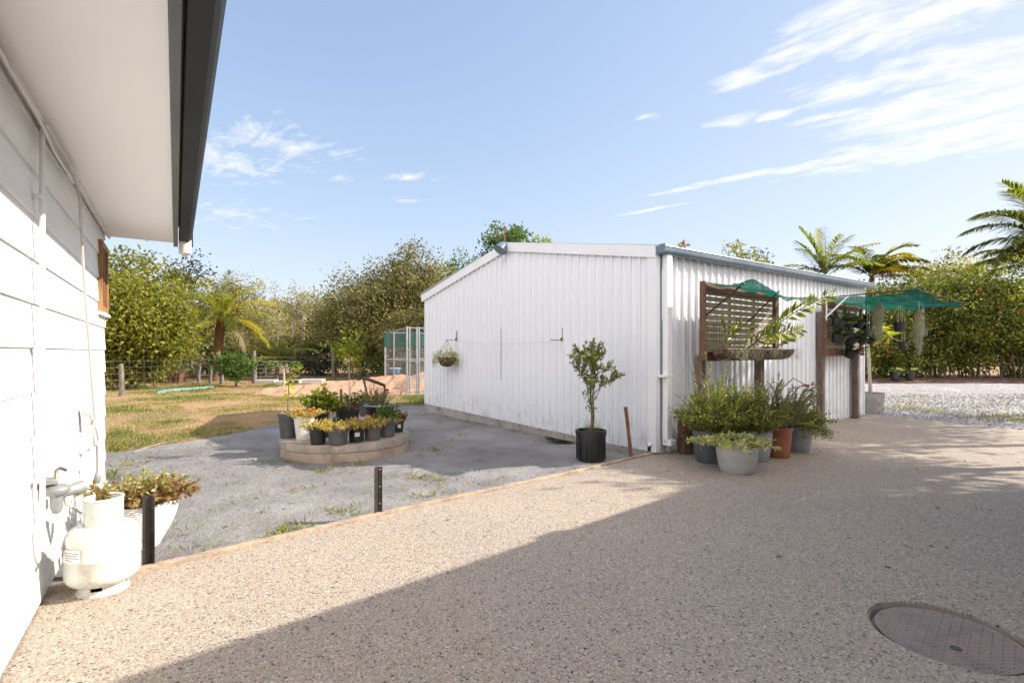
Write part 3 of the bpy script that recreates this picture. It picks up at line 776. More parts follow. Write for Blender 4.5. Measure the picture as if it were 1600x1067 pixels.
# ================================================================ PLANT HELPERS
def pot_mesh(rb, rt, h, rim=.035, lip=.007, n=36, sq=0, inner=.05, belly=0):
    m = MB(); pf = [(rb*.96, 0), (rb, .006)]
    for u in (.25, .5, .75, 1.0):
        r = rb + (rt-rb)*u + belly*math.sin(math.pi*u)*rt
        pf.append((r - (.004 if u == 1 else 0), .006 + (h-rim-.006)*u))
    if rim: pf += [(rt+lip, h-rim), (rt+lip+.002, h-.004), (rt+lip-.003, h)]
    else: pf += [(rt, h)]
    pf += [(rt-.010, h), (rt-.014, h-inner)]
    m.lathe(pf, n, sq=sq); return m
def potted(name, label, cat, loc, rb, rt, h, mat, rim=.035, group=None, sq=0, belly=0, rz=0, inner=.05):
    t = thing(name, label, cat, loc, rz, group)
    pot_mesh(rb, rt, h, rim, sq=sq, belly=belly, inner=inner).build('pot', mat, t, smooth=35)
    m = MB(); vs = [(0, 0, h-inner+.012)]; k = 20
    for i in range(k):
        a = 6.2832*i/k; q = (1-sq) + sq/max(abs(math.cos(a)), abs(math.sin(a)))
        vs.append(((rt-.012)*math.cos(a)*q, (rt-.012)*math.sin(a)*q, h-inner+.004))
    m.add(vs, [(0, 1+i, 1+(i+1) % k) for i in range(k)]); m.build('soil', M['soil'], t)
    return t
def shoots(c, r0, r1, h, nst, per, L, W, lean=1.0, u0=.3, jit=.35, droop=0.0, base_r=.6, up=.45):
    """stems leaving a pot; returns (stem MB, leaf P, D)"""
    sm = MB(); PP = []; DD = []
    for k in range(nst):
        a = rng.uniform(0, 6.2832); q = math.sqrt(rng.uniform(0, 1))
        b = np.array([c[0] + r0*base_r*q*math.cos(a), c[1] + r0*base_r*q*math.sin(a), c[2]])
        hh = h*rng.uniform(.6, 1.08)*(1-.35*q*q); rr = r1*q*rng.uniform(.7, 1.15)
        pts = []
        wv = rng.normal(0, .03, 3)*h
        for u in np.linspace(0, 1, 6):
            pts.append(b + np.array([math.cos(a)*rr*u**1.3*lean, math.sin(a)*rr*u**1.3*lean, hh*(u - droop*q*u*u)]) + wv*math.sin(u*5))
        pts = np.array(pts); sm.tube(pts, list(np.linspace(.0035, .0015, 6)*max(.6, h/.35)), 4, cap=False)
        us = rng.uniform(u0, 1.02, per)
        for u in us:
            f = min(u, .999)*5; i = int(f); p = pts[i] + (pts[min(i+1, 5)]-pts[i])*(f-i)
            t = pts[min(i+1, 5)]-pts[i]; t = t/(np.linalg.norm(t)+1e-9)
            d = t*up + rng.normal(0, .6, 3); PP.append(p + rng.normal(0, .006, 3)*jit*3); DD.append(d)
    return sm, np.array(PP), np.array(DD)
def fill(t, lm, c, r0, r1, h, nst, per, L, W, name='foliage', stem='stem', **kw):
    sm, P, D = shoots(c, r0, r1, h, nst, per, L, W, **kw)
    if stem: sm.build('stems', M[stem], t)
    m = MB(); n = len(P); m.leaves(P, D, rng.uniform(.7, 1.25, n)*L, rng.uniform(.8, 1.2, n)*W, rng.uniform(0, 1, n)); return m.build(name, LM[lm], t)
def petals(t, name, lm, pts, s, n=7):
    for p in pts:
        P = []; D = []
        for k in range(n):
            a = 6.2832*k/n + rng.uniform(0, .5); P.append(p); D.append((math.cos(a), math.sin(a), rng.uniform(.1, .9)))
        m = MB(); m.leaves(P, D, s, s*.8, rng.uniform(0, 1, n)); o = m.build(name, LM[lm], t)

# ================================================================ LEFT FOREGROUND
# gas cylinder
GB = Vector((-2.075, 2.60, 0))
t = thing('gas_cylinder', 'cream gas cylinder with sticker and collar standing by the white house wall', 'gas bottle', GB)
RB = .155; m = MB()
pf = [(.0, .045)]
for a in np.linspace(-math.pi/2, 0, 9)[1:]: pf.append((RB-.06 + .06*math.cos(a), .100 + .055*math.sin(a)))
pf += [(RB, .178), (RB+.003, .182), (RB+.003, .190), (RB, .194)]
for a in np.linspace(0, math.pi/2, 10): pf.append((RB-.072 + .072*math.cos(a), .268 + .068*math.sin(a)))
pf.append((.0, .348)); m.lathe(pf, 48); m.build('body', M['gas'], t, smooth=40)
m = MB()   # foot ring with slots
for k in range(40):
    a0, a1 = 6.2832*k/40, 6.2832*(k+1)/40
    zb = .0; zt = .055
    if k % 10 in (1, 2, 3): zt = .026
    r0, r1 = .098, .102
    m.add([(r*math.cos(a), r*math.sin(a), z) for z in (zb, zt) for r in (r0, r1) for a in (a0, a1)],
          [(0,1,5,4)[::-1], (2,3,7,6), (4,5,7,6), (0,2,3,1), (0,4,6,2), (1,3,7,5)])
m.lathe([(.097, 0), (.110, 0), (.110, .006), (.097, .006), (.097, 0)], 40)
m.build('foot_ring', M['gas'], t, smooth=30)
m = MB(); RCc = .083     # collar open to the house side
def collar(k): return 6.2832*k/60 + R(-51.4)
for k in range(60):
    a0, a1 = collar(k), collar(k+1)
    zb, zt = .325, .462
    if 27 <= k < 33: continue
    if k in (26, 33): zt = .43
    if 10 <= k < 16: zb = .352
    if 44 <= k < 50: zb = .352
    bands = [(zb, zt)]
    if 17 <= k < 21: bands = [(zb, .375), (.425, zt)]
    for zb_, zt_ in bands:
        m.add([(r*math.cos(a), r*math.sin(a), z) for z in (zb_, zt_) for r in (RCc-.003, RCc) for a in (a0, a1)],
              [(0,1,5,4)[::-1], (2,3,7,6), (4,5,7,6), (0,2,3,1), (0,4,6,2), (1,3,7,5)])
pts = [((RCc-.001)*math.cos(collar(k)), (RCc-.001)*math.sin(collar(k)), .462) for k in range(-26, 28)]
m.tube(pts, .006, 8)
m.build('collar', M['gas'], t, smooth=35)
m = MB(); m.tube([(0, 0, .34), (0, 0, .40)], .018, 12); m.tube([(0, 0, .385), (-.05, .03, .385)], .012, 10); m.tube([(0, 0, .40), (0, 0, .43)], [.026, .03], 12); m.build('valve', M['brass'], t, smooth=40)
def wrap(name, mat, a0, a1, z0, z1, rr, par, n=10):
    m = MB(); vs = []
    for i in range(n+1):
        a = a0 + (a1-a0)*i/n; vs += [(rr*math.cos(a), rr*math.sin(a), z0), (rr*math.cos(a), rr*math.sin(a), z1)]
    m.add(vs, [(2*i, 2*i+2, 2*i+3, 2*i+1) for i in range(n)]); return m.build(name, mat, par)
a0, a1 = R(-132), R(-84)
st_ = wrap('sticker', M['sticker'], a0, a1, .190, .252, RB+.0045, t)
mm = MB()
for j, (s0, s1) in enumerate(((.36, .95), (.36, .88), (.36, .93), (.36, .66))):
    zz = .238 - j*.0115; vs = []
    for i in range(9):
        a = a0 + (a1-a0)*(s0 + (s1-s0)*i/8); vs += [((RB+.0055)*math.cos(a), (RB+.0055)*math.sin(a), zz-.0018), ((RB+.0055)*math.cos(a), (RB+.0055)*math.sin(a), zz+.0018)]
    mm.add(vs, [(2*i, 2*i+2, 2*i+3, 2*i+1) for i in range(8)])
mm.build('printed_lines', M['ink'], st_)
wrap('pink_band', M['palepink'], a0, a0+R(9), .192, .250, RB+.0055, st_, 3)
mm = MB(); ac = a0+R(4.5); rr = RB+.0065
mm.add([(rr*math.cos(ac+dx), rr*math.sin(ac+dx), .222+dz) for dx, dz in ((-R(4), 0), (0, -.014), (R(4), 0), (0, .014))], [(0,1,2,3)]); mm.build('hazard_diamond', M['pink'], st_)
# hose from regulator to cylinder
p0 = HW(2.52, .09, .52); p1 = GB + Vector((-.06, .05, .392))
t = thing('gas_hose', 'thin pale gas hose and black fitting joining regulator and cream cylinder', 'gas hose', (0, 0, 0))
m = MB(); mid = [p0, p0+Vector((.03, -.02, -.06)), p0.lerp(p1, .45)+Vector((0, 0, -.07)), p0.lerp(p1, .8)+Vector((0, 0, -.05)), p1]
m.tube(mid, .006, 8); m.build('hose', M['cable'], t, smooth=60)
m = MB(); m.tube([p1+Vector((-.09, .06, .0)), p1+Vector((-.01, .01, .0))], .014, 10); m.tube([p1+Vector((-.06, .04, .035)), p1+Vector((-.06, .04, -.06))], [.016, .012], 10); m.tube([p1+Vector((-.085, .056, .0)), p1+Vector((-.10, .066, .0))], .026, 12)
m.build('fitting', M['darkplastic'], t, smooth=40)

# star pickets
def picket(px, py, top, label, rz):
    b = gp(px, py, -.0); h = az(top, b.y)
    t = thing('star_picket', label, 'steel post', (b.x, b.y, 0), rz, 'black star pickets along the edging')
    m = MB(); hs = [hh for hh in np.arange(.08, h-.02, .125)]
    for ai, a in enumerate((R(-90), R(30), R(150))):
        w = .034; c, s = math.cos(a), math.sin(a)
        if ai:
            m.box((c*w/2, s*w/2, h/2-.05), (w, .005, h+.1), a)
        else:
            z0 = -.1
            for hh in hs + [None]:
                z1 = hh if hh is not None else h
                m.box((c*w/2, s*w/2, (z0+z1)/2), (w, .005, z1-z0), a)
                if hh is not None:
                    for o_ in (.006, .028): m.box((c*o_, s*o_, hh+.004), (.011, .005, .0085), a)
                    z0 = hh+.008
    m.build('steel_section', M['darksteel'], t)
picket(590, 804, 729, 'black star picket alone between the grey sand and the driveway edging', R(95))
picket(234, 885, 774, 'black star picket in front of the white planter beside the gas cylinder', R(75))
b = gp(988, 716); top = Vector((ax(978, b.y), b.y+.0, az(636, b.y)))
m = MB(); m.tube([b+Vector((0, .02, -.1)), b.lerp(top, .5)+Vector((0, .02, 0)), top+Vector((0, .02, 0))], .021, 10)
tag(m.build('rusty_stake', M['rust'], smooth=40), 'leaning rust brown steel stake at the near corner of the white shed', 'stake')

# white planter with wilting plant
b = gp(222, 868, -.04)
t = thing('planter', 'white textured bowl planter with half dead brown plant behind the gas cylinder', 'potted plant', (ax(220, b.y+.16), b.y+.16, -.045))
m = MB(); pf = [(.08, 0), (.10, .004)]
for u in np.linspace(0, 1, 44): pf.append((.10 + .105*math.sin(u*math.pi/2)**1.1 + (.0022 if len(pf) % 2 else 0), .005+.285*u))
pf += [(.194, .295), (.186, .25)]; m.lathe(pf, 44); m.build('pot', M['whitepot'], t, smooth=20)
m = MB(); m.lathe([(.188, .262), (0, .275)], 20); m.build('soil', M['soil'], t)
sm, P, D = shoots((0, 0, .26), .17, .20, .22, 85, 26, .035, .02, droop=.3, up=.5, base_r=.95, u0=.1)
sm.build('stems', M['stem'], t)
# upper leaves greener, lower ones dry
m = MB(); n = len(P); rv = np.clip((P[:, 2]-.27)/.22 + rng.normal(-.05, .22, n), 0, .93); m.leaves(P, D, rng.uniform(.025, .05, n), rng.uniform(.014, .026, n), rv); m.build('foliage', LM['wilt'], t)
pk = [P[i] + np.array([0, 0, .015]) for i in rng.choice(np.where(P[:, 2] > .38)[0], 16)]
petals(t, 'flower', 'white', pk, .016, 5)

# ================================================================ POTTED TREE AT THE GABLE
b = gp(927, 722, -.04)
t = potted('potted_tree', 'small leafy tree in a black plastic pot in front of the white gable wall', 'potted tree', (b.x, b.y+.17, -.045), .148, .172, .345, M['blackplastic'], rim=.05)
m = MB()
for a in np.arange(0, 6.28, .5236): m.box((.166*math.cos(a), .166*math.sin(a), .15), (.012, .012, .28), a)
m.build('pot_ribs', M['blackplastic'], t)
m = MB(); tips = []
def limb(p, d, L, r, depth):
    pts = [np.array(p)]; dd = np.array(d, float)
    for i in range(4):
        dd = dd + rng.normal(0, .12, 3); dd[2] += .06; dd /= np.linalg.norm(dd); pts.append(pts[-1] + dd*L/4)
    m.tube(pts, list(np.linspace(r, r*.6, 5)), 7, cap=False)
    if depth == 0: tips.append((pts, dd)); return
    for k in range(rng.integers(2, 4)):
        nd = dd + rng.normal(0, .5, 3); nd[2] = abs(nd[2])*.7 + .1; nd /= np.linalg.norm(nd); limb(pts[-1 - (k % 2)], nd, L*.78, r*.6, depth-1)
m.tube([(0, 0, .29), (.012, .0, .5), (-.004, .01, .72), (.0, .0, .95)], [.014, .012, .011, .010], 10)
m.tube([(.02, .02, .29), (.035, .01, .5), (.02, -.01, .75), (.06, .0, 1.0)], [.010, .009, .008, .007], 8)
for z_, d in ((.60, (-.7, -.3, .9)), (.66, (.7, .3, .8)), (.90, (-.2, .3, 1.3)), (.93, (.25, -.3, 1.3)), (.72, (-.75, .0, 1.0)), (.74, (.85, -.2, .9)), (.84, (.05, -.5, 1.1)), (.80, (.3, .4, 1.2)), (.88, (-.4, -.1, 1.2)), (.95, (.05, .1, 1.4))):
    limb((0.01, 0, z_), np.array(d)/np.linalg.norm(d), .20, .006, 2)
m.build('trunk', M['stem'], t)
P = []; D = []
for pts, dd in tips:
    for k in range(24):
        u = rng.uniform(.0, 1.2)*4; i = min(int(u), 3); p = pts[i] + (pts[i+1]-pts[i])*(u-i)
        P.append(p); D.append(dd*.5 + rng.normal(0, .65, 3))
for k in range(110): P.append((rng.normal(0, .035), rng.normal(0, .035), rng.uniform(.55, .95))); D.append(rng.normal(0, 1, 3))
P = np.array(P); n = len(P); mm = MB(); mm.leaves(P, D, rng.uniform(.034, .06, n), rng.uniform(.015, .024, n), rng.uniform(0, 1, n)); mm.build('crown', LM['ficus'], t)
mm = MB()
for k in range(46):
    a = rng.uniform(0, 6.28); r0 = rng.uniform(0, .13); x, y = r0*math.cos(a), r0*math.sin(a); h = rng.uniform(.08, .42)*rng.uniform(.5, 1); o = rng.uniform(.05, .3)*h/.3
    pts = [np.array([x + math.cos(a)*o*u*u, y + math.sin(a)*o*u*u, .30 + h*(u-.35*u**3)]) for u in np.linspace(0, 1, 6)]
    for i in range(5):
        w = .004*(1-i/5.5); s_ = np.array([-math.sin(a), math.cos(a), 0])*w; s2 = s_*(1-(i+1)/5.5)/(1-i/5.5)
        mm.add([pts[i]-s_, pts[i]+s_, pts[i+1]+s2, pts[i+1]-s2], [(0,1,2,3)], rng.uniform(0, .6))
mm.build('weeds', LM['weed'], t)

# ================================================================ CONCRETE RING WITH POTS
RC = Vector((-2.10, 6.50, -.045)); RT = .20
t = thing('round_plinth', 'low round concrete slab on the grey sand that carries the pot collection', 'concrete slab', RC)
m = MB(); m.lathe([(.768, -.05), (.772, .0), (.775, .10), (.768, .108)], 72); m.build('lower_ring', M['ringcon'], t, smooth=40)
m = MB(); m.lathe([(.764, .108), (.782, .114), (.785, .185), (.775, RT), (.0, RT)], 72); m.build('lid', M['concrete'], t, smooth=40)
ZR = RC.z + RT
def rpos(px, py, dr):
    Y = F*(CH-ZR)/(py-HOR) + dr; return Vector((ax(px, Y), Y, ZR))
pg = 'potted plants on the round slab'
def ringpot(px, py, rb, rt, h, mat, label, **kw):
    return potted('potted_plant', label, 'potted plant', rpos(px, py, rt), rb, rt, h, mat, group=pg, **kw)
t = ringpot(450, 686, .085, .112, .30, M['greyplastic'], 'tall grey pot with a thin seedling bearing yellow leaves, left end of the round slab')
m = MB(); m.tube([(0, 0, .26), (.0, 0, .45), (.01, 0, .62), (.04, 0, .76), (.10, 0, .84)], [.009, .007, .006, .005, .003], 6); m.build('stem', M['stem'], t)
P = []; D = []
for z, x in ((.48, 0), (.52, .0), (.58, 0), (.62, .01), (.66, .02), (.70, .03), (.74, .05), (.78, .06), (.82, .09), (.84, .1)):
    for s_ in (-1, 1): P.append((x, 0, z)); D.append((s_*rng.uniform(.5, 1), rng.normal(0, .7), rng.uniform(-.5, .4)))
P = np.array(P); n = len(P); mm = MB(); mm.leaves(P, D, rng.uniform(.06, .11, n), rng.uniform(.04, .07, n), np.clip(1.15-(P[:, 2]-.45)/.4 + rng.normal(0, .15, n), 0, 1)); mm.build('foliage', LM['yellow'], t)
t = ringpot(475, 689, .085, .118, .285, M['whitepot'], 'squarish white pot of red and green succulents on the round slab', rim=0, sq=.55, rz=.5)
fill(t, 'orange', (0, 0, .26), .11, .17, .11, 60, 20, .028, .014, base_r=1.0, u0=.1)
pts = [(rng.uniform(-.1, .1), rng.uniform(-.1, .1), rng.uniform(.29, .36)) for k in range(20)]
petals(t, 'flower', 'red', pts, .022, 5)
specs = [(497, 696, .078, .096, .20, 'blackplastic', 'small charcoal pot of straggly succulents beside the white squarish pot', .12),
         (528, 697, .092, .115, .20, 'greyplastic', 'widest mid grey pot at the very front of the round slab, pale yellow succulents', .10),
         (557, 692, .078, .092, .185, 'blackplastic', 'black pot with white sticker and pink-flecked yellow succulents on the round slab', .12),
         (582, 689, .084, .094, .18, 'brownplastic', 'brownish grey pot of upright yellow rosettes between stickered black pot and dark grey pot', .14),
         (605, 684, .085, .102, .20, 'greyplastic', 'dark grey pot with spiky green and orange bromeliad on the round slab', .16),
         (623, 676, .055, .066, .165, 'blackplastic', 'narrow black pot with a white sticker at the right end of the round slab', .14)]
for i, (px, py, rb, rt, h, mt, lb, fh) in enumerate(specs):
    t = ringpot(px, py, rb, rt, h, M[mt], lb)
    if i in (0, 1, 2, 3):
        fill(t, 'orange', (0, 0, h-.04), rt, rt*1.35, fh, 42, 16, .032 if i != 3 else .04, .015, base_r=1.0, u0=.15)
        if i == 2: petals(t, 'flower', 'coral', [(rng.normal(0, .05), rng.normal(0, .05), h+.06) for k in range(5)], .02, 5)
    elif i == 4:
        fill(t, 'green', (0, 0, h-.04), rt*.4, rt*1.3, fh*1.3, 26, 6, .11, .018, up=1.2)
        fill(t, 'orange', (0, 0, h-.04), rt, rt*1.1, .08, 25, 10, .04, .016, name='lower_leaves', base_r=1.0)
    else: fill(t, 'rust', (0, 0, h-.04), rt, rt*1.4, fh, 24, 10, .04, .018)
    if i in (2, 5):
        ang = math.atan2(-t.location.y, -t.location.x) + .1
        zc = h*.52; rc = rb + (rt-rb)*.7 + .004
        s_ = wrap('sticker', M['sticker'], ang-.28, ang+.28, zc-.022, zc+.022, rc+.003, t, 5)
        mm = MB()
        for j in range(3):
            a_ = ang-.2; vs = []
            for q in range(4): a_ = ang-.2+.4*q/3; vs += [((rc+.0042)*math.cos(a_), (rc+.0042)*math.sin(a_), zc+.009-j*.009), ((rc+.0042)*math.cos(a_), (rc+.0042)*math.sin(a_), zc+.012-j*.009)]
            mm.add(vs, [(2*q, 2*q+2, 2*q+3, 2*q+1) for q in range(3)])
        mm.build('barcode', M['ink'], s_)
t = ringpot(513, 684, .05, .06, .16, M['blackplastic'], 'thin black pot squeezed behind the front grey pots of the round slab')
fill(t, 'green', (0, 0, .13), .05, .09, .12, 14, 8, .04, .02)
t = ringpot(499, 674, .10, .125, .26, M['blackplastic'], 'black pot with a broad lime green bush behind the white squarish pot')
fill(t, 'bright', (0, 0, .22), .12, .27, .38, 60, 34, .055, .024, droop=.3)
fill(t, 'green', (0, 0, .22), .12, .22, .3, 16, 14, .08, .04, name='lower_foliage', droop=.3)
t = ringpot(543, 668, .13, .165, .25, M['blackplastic'], 'wide black pot of dead brown stems and a short stake on the round slab')
fill(t, 'dead', (0, 0, .2), .15, .2, .2, 44, 14, .06, .012, droop=.3)
fill(t, 'green', (0.05, 0.05, .2), .1, .16, .28, 14, 10, .06, .03, name='live_foliage')
m = MB(); m.tube([(-.09, 0, .2), (-.095, .01, .52)], .018, 8); m.build('stake', M['greywood'], t)
m = MB(); m.tube([(.05, -.06, .2), (.04, -.05, .6), (.035, -.05, .95)], [.007, .006, .004], 8); m.build('pale_stem', M['palebark'], t)
fill(t, 'pale', (.036, -.05, .86), .02, .11, .12, 9, 8, .045, .022, name='twig_leaves')
t = ringpot(592, 661, .16, .20, .235, M['blackplastic'], 'widest black tub with pale grey pipe rim and red rose on the round slab')
m = MB(); m.tube([(.215*math.cos(a), .215*math.sin(a), .245) for a in np.linspace(0, 6.2832, 25)], .017, 8, cap=False); m.build('pipe_rim', M['greymetal'], t, smooth=60)
fill(t, 'olive', (-.02, 0, .19), .14, .16, .34, 60, 12, .05, .008, up=1.0)
m = MB(); m.tube([(.06, -.05, .2), (.10, -.05, .36), (.14, -.04, .46)], .005, 6); m.build('rose_stem', M['stem'], t)
petals(t, 'rose', 'red', [(.14, -.04, .465), (.145, -.045, .475), (.135, -.035, .47)], .034, 7)
t = ringpot(575, 651, .13, .16, .24, M['greyplastic'], 'grey tub half hidden behind the black tub with the pipe rim on the round slab')
fill(t, 'green', (0, 0, .2), .12, .2, .25, 20, 10, .05, .02)

# ================================================================ POTS BESIDE THE FIRST RACK
pg2 = 'large pots by the shed wall'
def bigpot(x, y, rb, rt, h, mat, label, **kw):
    return potted('potted_plant', label, 'potted plant', (x, y, 0), rb, rt, h, mat, group=pg2, **kw)
t = bigpot(2.25, 5.12, .155, .20, .335, M['lightpot'], 'pale grey rounded pot with trailing variegated plant in front of the pot cluster', rim=0, belly=.07, inner=.03)
fill(t, 'varieg', (0, 0, .29), .19, .26, .10, 90, 18, .042, .03, droop=.9, base_r=1.0, u0=.2)
t = bigpot(2.18, 5.62, .15, .195, .35, M['darkpot'], 'charcoal blue pot of bushy small-leaved succulent beside the rack post', rim=0, belly=.04)
def spek(t, c, r0, r1, h, n, per=58):
    sm, P, D = shoots(c, r0, r1, h, n, per, .02, .016, base_r=1.0, u0=.12, droop=.38, jit=.9)
    sm.build('stems', M['stem'], t); m = MB(); k = len(P); m.leaves(P, D, rng.uniform(.018, .032, k), rng.uniform(.015, .024, k), np.clip(rng.normal(.45, .26, k), 0, 1)); m.build('foliage', LM['succ'], t)
spek(t, (.03, 0, .30), .19, .27, .56, 125)
fill(t, 'succ', (.05, 0, .3), .16, .26, .60, 46, 9, .13, .008, name='strappy_leaves', up=1.3, base_r=1.0, u0=.55)
m = MB(); P = []; D = []; sm = MB()
for k in range(5):   # long upright whips
    a = rng.uniform(0, 6.28); bx, by = .14*math.cos(a), .1*math.sin(a); h = rng.uniform(.62, .95); lx = rng.uniform(-.14, .14)
    sm.tube([(bx, by, .3), (bx+lx*.4, by, .3+h*.5), (bx+lx, by, .3+h)], [.006, .005, .002], 5)
    for q in range(56):
        u = rng.uniform(.3, 1); P.append((bx+lx*u*u, by, .3+h*u)); D.append(rng.normal(0, 1, 3))
sm.build('whip_stems', M['stem'], t); m.leaves(P, D, .022, .018, rng.uniform(.2, 1, len(P))); m.build('whip_leaves', LM['succ'], t)
t = bigpot(2.70, 5.72, .15, .195, .345, M['midpot'], 'mid grey pot of bushy succulent between the charcoal blue pot and terracotta pot', rim=0, belly=.05)
spek(t, (-.05, 0, .30), .19, .30, .62, 115)
fill(t, 'ficus', (.0, 0, .3), .16, .34, .62, 40, 9, .10, .014, name='narrow_leaves', up=1.0, base_r=1.0, u0=.5)
t = bigpot(3.05, 5.88, .125, .152, .345, M['terracotta'], 'terracotta coloured plastic pot with thorny stems and one red flower', rim=.035)
m = MB(); P = []; D = []
for k in range(38):
    a = rng.uniform(0, 6.28); d = np.array([math.cos(a)*rng.uniform(.2, .9) + .18, math.sin(a)*.6, rng.uniform(.6, 1.1)]); p = np.array([rng.normal(0, .05), rng.normal(0, .05), .3]); pts = [p]
    for q in range(6): d = d + rng.normal(0, .17, 3); d /= np.linalg.norm(d); pts.append(pts[-1]+d*rng.uniform(.06, .135))
    m.tube(pts, list(np.linspace(.012, .006, 7)), 6)
    for q in range(14): i = rng.integers(2, 7); P.append(pts[i] + rng.normal(0, .012, 3)); D.append(rng.normal(0, 1, 3) + np.array([0, 0, .3]))
m.build('stems', M['caudex'], t)
mm = MB(); mm.leaves(P, D, rng.uniform(.03, .075, len(P)), .016, rng.uniform(0, 1, len(P))); mm.build('foliage', LM['ficus'], t)
petals(t, 'flower', 'red', [(-.10, -.12, .385), (-.085, -.125, .40), (-.115, -.12, .395), (-.095, -.135, .375)], .034, 8)
petals(t, 'pink_flower', 'coral', [(.33, .0, .82), (.35, 0, .81), (.31, 0, .815)], .03, 6)
m = MB(); m.tube([(.02, 0, .32), (.10, 0, .55), (.18, 0, .72), (.26, 0, .81), (.34, 0, .81)], [.014, .012, .010, .007, .005], 7); m.tube([(-.02, 0, .32), (-.05, 0, .6), (.08, .02, .80), (.2, .03, .90), (.30, .02, .84), (.36, .0, .80)], [.013, .011, .008, .006, .005, .004], 7)
m.tube([(.0, 0, .32), (.16, -.05, .5), (.33, -.05, .66), (.42, -.04, .56), (.50, -.03, .40)], [.013, .011, .008, .005, .003], 7); m.build('long_canes', M['caudex'], t)
t = bigpot(3.47, 6.20, .115, .155, .32, M['bluepot'], 'blue grey glazed pot with small-leaved shrub spilling over its right side', rim=0, belly=.06)
spek(t, (-.02, 0, .27), .15, .26, .38, 95, 54)
m = MB(); P = []; D = []; sm = MB()
for k in range(26):
    a = rng.uniform(-2.0, .3); L = rng.uniform(.2, .36); pts = [(.1*math.cos(a), .1*math.sin(a), .28)]
    for u in np.linspace(.2, 1, 6): pts.append(((.1+L*.75*u)*math.cos(a), (.1+L*.75*u)*math.sin(a), .28 + L*(.75*u-.95*u*u)))
    sm.tube(pts, .0025, 4)
    for q in range(34): i = rng.integers(1, 7); P.append(np.array(pts[i]) + rng.normal(0, .02, 3)); D.append(rng.normal(0, 1, 3))
sm.build('trailing_stems', M['stem'], t); m.leaves(P, D, .026, .017, rng.uniform(0, 1, len(P))); m.build('trailing_leaves', LM['succ'], t)
# coir stump against the wall
t = thing('coir_pole', 'dark brown coir fibre stump against the shed wall behind the charcoal blue pot', 'planter', (2.06, 6.08, 0))
m = MB(); m.lathe([(.085, 0), (.09, .1), (.085, .25), (.095, .36), (.085, .385), (.0, .375)], 20)
m.build('fibre_body', M['coir'], t, smooth=60)
m = MB(); n = 520; a = rng.uniform(0, 6.28, n); z = rng.uniform(.02, .39, n); P = np.stack([.087*np.cos(a), .087*np.sin(a), z], 1); D = np.stack([np.cos(a)*.5, np.sin(a)*.5, rng.normal(0, 1, n)], 1)
m.leaves(P, D, rng.uniform(.02, .06, n), .003, rng.uniform(0, 1, n)); m.build('loose_fibres', LM['dead'], t)

# ================================================================ ORCHID RACKS
M['slat'] = m_timber('grey_olive_slats', (.19,.155,.10), (.27,.225,.145), (.35,.30,.2))
def cloth_grid(fn, nu, nv, th=.004):
    m = MB(); vs = []
    for j in range(nv+1):
        for i in range(nu+1): vs.append(fn(i/nu, j/nv))
    k = nu+1; fs = [(j*k+i, j*k+i+1, (j+1)*k+i+1, (j+1)*k+i) for j in range(nv) for i in range(nu)]
    m.add(vs, fs); return m
def rack(label, x0, yoff, W, z0, z1, post_x, canopy, left_full):
    t = thing('orchid_rack', label, 'plant rack', SW(x0, -yoff), SR)
    for i, px in enumerate(post_x):
        m = MB(); zt = (z1-.2 if left_full and i == 0 else z0+.06)
        m.box((px, .03, zt/2), (.095, .095, zt)); pst = m.build('post', M['postwood'], t, bevel=.006)
        m = MB(); m.box((px+.046, -.02, .05), (.012, .012, .1)); m.tube([(px+.045, -.02, .06), (px+.058, -.02, .06)], .012, 6); m.build('bracket', M['galv'], pst)
    y = -.045
    m = MB(); m.box((.02, y, (z0+z1)/2), (.035, .07, z1-z0)); m.build('left_stile', M['timber'], t, bevel=.004)
    m = MB(); m.box((W-.05, y+.01, (z0+z1)/2), (.10, .045, z1-z0-.004)); m.build('right_stile', M['timber'], t, bevel=.004)
    m = MB(); m.box((W/2, y+.016, z1-.06), (W-.004, .03, .12)); m.build('top_rail', M['timber'], t, bevel=.004)
    m = MB(); m.box((W/2, y-.0, z0+.05), (W-.002, .05, .11)); m.build('bottom_rail', M['timber'], t, bevel=.004)
    m = MB(); z = z0+.12; k = 0
    while z < z1-.13:
        m.box((W/2, y+.02, z+.03), (W-.1, .016, .058 + .003*math.sin(k*3)), 0, 0, .004*math.sin(k*5)); z += .072; k += 1
    m.build('slats', M['slat'], t)
    m = MB()
    for px in (W*.36, W*.68): m.box((px, y+.035, (z0+z1)/2), (.04, .014, z1-z0-.1))
    m.build('battens', M['timber'], t)
    return t, y
t1, y1 = rack('brown slatted orchid rack nearer the shed corner, short green shade cloth above coir troughs', .36, .33, 1.80, 1.10, 2.02, (.08, 1.44), None, False)
def can1(u, v):
    x = -.02 + 1.86*u; out = -.06 - .50*v
    z = 1.985 - .05*v + .045*math.sin(u*6.2+.5)*v - .035*u*v - .03*math.sin(v*3.14) + .012*math.sin(u*23+v*5) + (.06*(1-abs(u-.18)/.18) if abs(u-.18) < .18 else 0)*v
    if v > .86: z -= (v-.86)/.14*(.065 + .025*math.sin(u*17))
    return (x, out, z)
cloth_grid(can1, 48, 16).build('shade_cloth', M['green'], t1, smooth=60)
m = MB(); m.tube([(.03, -.07, 1.62), (.06, -.52, 1.95)], .012, 8); m.tube([(.9, -.07, 1.55), (.9, -.5, 1.93)], .008, 8); m.tube([(1.72, -.07, 1.62), (1.78, -.52, 1.93)], .012, 8)
m.build('cloth_frame', M['darksteel'], t1, smooth=50)
m = MB()
for k in range(6): m.tube([(.05, -.085, 1.22+.06*k), (.42, -.085, 1.22+.06*k)], .002, 4)
for k in range(7): m.tube([(.06+.06*k, -.085, 1.2), (.06+.06*k, -.085, 1.56)], .002, 4)
m.build('wire_grid', M['darksteel'], t1)

